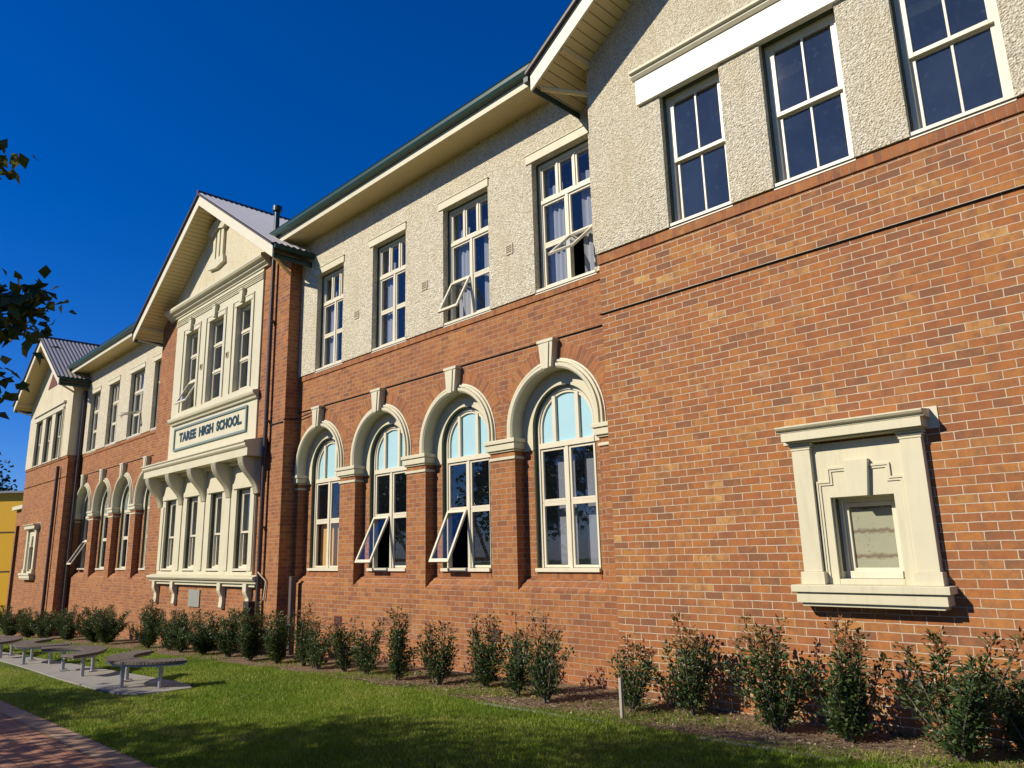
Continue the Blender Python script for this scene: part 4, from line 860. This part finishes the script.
# ------------------------------------------------------------------ trees
def make_tree(nm, label, base, crown, rad, nleaf, lsize, seed, limbs=9, mt='tree_leaf', trunk=.12, clump=16, group=None, extra=()):
    rng = np.random.default_rng(seed); r0 = root(nm, label, 'tree', base, group); bx, by, bz = base
    C = Vector(crown); Bs = Vector(base); t = MB()
    fork = Bs.lerp(C, .45); t.tube([Bs - Vector((0, 0, .1)), Bs.lerp(fork, .5)+Vector((.03, .02, 0)), fork, C.lerp(fork, .2)], [trunk, trunk*.8, trunk*.65, trunk*.3], 8)
    t.build('trunk', M['bark'], r0)
    br = MB(); cl = []
    for i in range(limbs*2):
        d = rng.normal(size=3); d /= np.linalg.norm(d); e = C + Vector([d[k]*rad[k]*.78 for k in range(3)])
        if i < limbs: br.tube([fork, fork.lerp(e, .5)+Vector((0, 0, .1)), e], [trunk*.35, trunk*.2, trunk*.06], 5)
        cl.append(e)
    for i in range(clump):
        d = rng.normal(size=3); d /= np.linalg.norm(d); cl.append(C + Vector([d[k]*rad[k]*rng.uniform(.3, .9) for k in range(3)]))
    for pts in extra:
        br.tube([fork] + [Vector(p) for p in pts], [trunk*.3] + [.02]*(len(pts)-1) + [.004], 5)
    br.build('limb', M['bark'], r0)
    per = nleaf//len(cl); Ps = []
    for e in cl:
        s_ = np.array(rad)*.26*rng.uniform(.7, 1.2); Ps.append(np.array(e) + rng.normal(size=(per, 3))*s_*.62)
    for pts in extra:
        ps = [np.array(fork[:])] + [np.array(p) for p in pts]
        for a, b_ in list(zip(ps, ps[1:]))[-2:]:
            k = rng.integers(60, 80); tt = rng.uniform(.15, 1, (k, 1)); Ps.append(a*(1-tt) + b_*tt + rng.normal(size=(k, 3))*.06)
    P = np.concatenate(Ps); n = len(P); D = rng.normal(size=(n, 3)); D[:, 2] -= .5; Up = rng.normal(size=(n, 3))*.6 + np.array([0, 0, 1]); Ln = lsize*rng.uniform(.7, 1.25, n)
    leaf_mesh('crown', P - np.array(base), D, Up, Ln, Ln*.72, rng.uniform(0, 1, n), M[mt], r0, .18)
    return r0
ex = [[(-5.3, -7.85, 1.35), (-4.7, -7.50, 1.36), (-4.45, -7.36, 1.40)], [(-5.2, -7.9, 1.25), (-4.8, -7.55, 1.30), (-4.5, -7.42, 1.20)], [(-5.3, -7.9, 1.0), (-4.9, -7.6, 1.02), (-4.6, -7.50, .93)], [(-5.2, -7.95, 1.4), (-4.9, -7.6, 1.42), (-4.5, -7.33, 1.33)],
      [(-5.3, -7.95, 2.0), (-4.8, -7.70, 2.16), (-4.5, -7.64, 2.14)]]
make_tree('broadleaf_tree', 'leafy tree whose dark branch tips reach in at the left edge', (-7.1, -9.4, gz(-7)), (-6.6, -9.25, 1.85), (2.9, 1.45, 1.75), 30000, .078, 11, 11, clump=34, extra=ex)
make_tree('shade_tree', 'broad tree standing off the lawn whose shade covers the path', (-11, -12.3, gz(-11)), (-10.7, -12.1, 2.3), (2.6, 2.0, 2.0), 8500, .15, 12, clump=14)
make_tree('shade_tree', 'shade tree off to the left beyond the brick path', (-16.5, -13.4, gz(-16)), (-16.3, -13.4, 2.4), (2.8, 1.9, 2.0), 11000, .16, 13, clump=24)
make_tree('shade_tree', 'shade tree behind the viewer shading the near lawn', (-3.3, -11.0, gz(-3)), (-3.4, -10.8, 1.75), (2.0, 1.5, 1.5), 8000, .13, 14)
for i, (x, y, hh) in enumerate(((-24, -30, 9), (-34, -27, 8), (-44, -34, 10), (-56, -30, 9), (-14, -32, 8), (-70, -40, 10))):
    make_tree('park_tree', ['dense', 'round', 'tall', 'spreading', 'leaning', 'far'][i] + ' park tree across the grounds, seen only mirrored in the panes', (x, y, gz(x)), (x, y, hh*.5), (4.5, 4, hh*.42), 2600, .5, 30+i, 8, trunk=.3)
make_tree('pine_tree', 'distant dark pine top above the yellow building at left', (-118, 10.6, -3.4), (-118, 10.6, 8.0), (5, 3.6, 6.6), 2600, .55, 50, 8, 'far_leaf', .4)

# ------------------------------------------------------------------ grass and litter
def blades(n, xr, yr, hmin, hmax, w, seed, dens=None):
    rng = np.random.default_rng(seed); x = rng.uniform(*xr, n); y = rng.uniform(*yr, n)
    keep = np.ones(n, bool)
    on = (y > -4.62) & (y < -3.58) & (x < -11.08); keep &= ~on
    if dens is not None: keep &= rng.uniform(size=n) < dens(x, y)
    x, y = x[keep], y[keep]; n = len(x)
    z = KG*np.where(x > 0, -1.6+.012*x, -1.6+.012*x-.0006*x*x); x0_, y0_ = x, y; x = KG*x; y = -8.25+KG*(y+8.25)
    a = rng.uniform(0, 2*np.pi, n); h = rng.uniform(hmin, hmax, n); lean = rng.normal(size=(n, 2))*h[:, None]*.55
    dx, dy = np.cos(a)*w*.5, np.sin(a)*w*.5
    V = np.stack([np.stack([x-dx, y-dy, z-.004], 1), np.stack([x+dx, y+dy, z-.004], 1), np.stack([x+lean[:, 0], y+lean[:, 1], z+h], 1)], 1).reshape(-1, 3)
    patch = np.sin(x*1.3+np.sin(y*2.1))*.5 + np.sin(y*2.7+x*.6)*.3 + .5*np.sin(x*5.1+2*np.sin(y*3.3))*np.sin(y*6.3+x)
    tint = np.clip(.44 + patch*.27 + rng.normal(size=n)*.18, 0, 1); dry = rng.uniform(size=n) < .07 + .16*(np.sin(x*.9+1.3*np.sin(y*1.7+.5)) > .45) + .22*((x0_ < -9.5) & (y0_ < -4.6)); tint[dry] = rng.uniform(.75, 1, dry.sum())
    return V, np.repeat(tint, 3)
lv = [blades(150000, (-9, -1.4), (-5.69, -2.13), .018, .045, .010, 1), blades(110000, (-17, -9), (-5.69, -2.05), .02, .045, .014, 2), blades(60000, (-32, -17), (-5.69, -2.0), .02, .05, .028, 3),
      blades(60000, (-12, -.8), (-2.3, -1.0), .02, .06, .009, 4, lambda x, y: np.clip(.25+.75*np.sin(x*2.3+np.sin(y*5)*1.2), 0, 1)*np.clip((-y-1.1)/1.0, .15, 1)),
      blades(24000, (-32, -12), (-2.3, -1.0), .02, .06, .018, 5, lambda x, y: np.clip(.2+.6*np.sin(x*1.9+np.sin(y*4)), 0, 1)*np.clip((-y-1.1)/1.0, .12, 1))]
V = np.concatenate([a for a, _ in lv]); T = np.concatenate([b_ for _, b_ in lv])
o = tri_mesh('lawn_grass', V, np.arange(len(V)).reshape(-1, 3), T, M['grass']); o['kind'] = 'stuff'; o['label'] = 'short green lawn grass between path and garden bed'; o['category'] = 'grass'
rng = np.random.default_rng(77); n = 5200; x = -np.abs(rng.uniform(.6, 26, n)); y = rng.uniform(-2.15, -1.1, n); near = rng.uniform(size=n) < .5; x[near] = rng.uniform(-9, -.8, near.sum())
P = np.stack([KG*x, -8.25+KG*(y+8.25), KG*np.where(x > 0, -1.6, -1.6+.012*x-.0006*x*x) + .012 + rng.uniform(0, .012, n)], 1); D = rng.normal(size=(n, 3)); D[:, 2] *= .25
o = leaf_mesh('leaf_litter', P, D, np.tile([0, 0, 1.0], (n, 1)) + rng.normal(size=(n, 3))*.3, rng.uniform(.02, .055, n), rng.uniform(.012, .03, n), rng.uniform(0, 1, n), M['litter'])
o['kind'] = 'stuff'; o['label'] = 'dry leaves and bark chips scattered over the garden bed'; o['category'] = 'leaf litter'
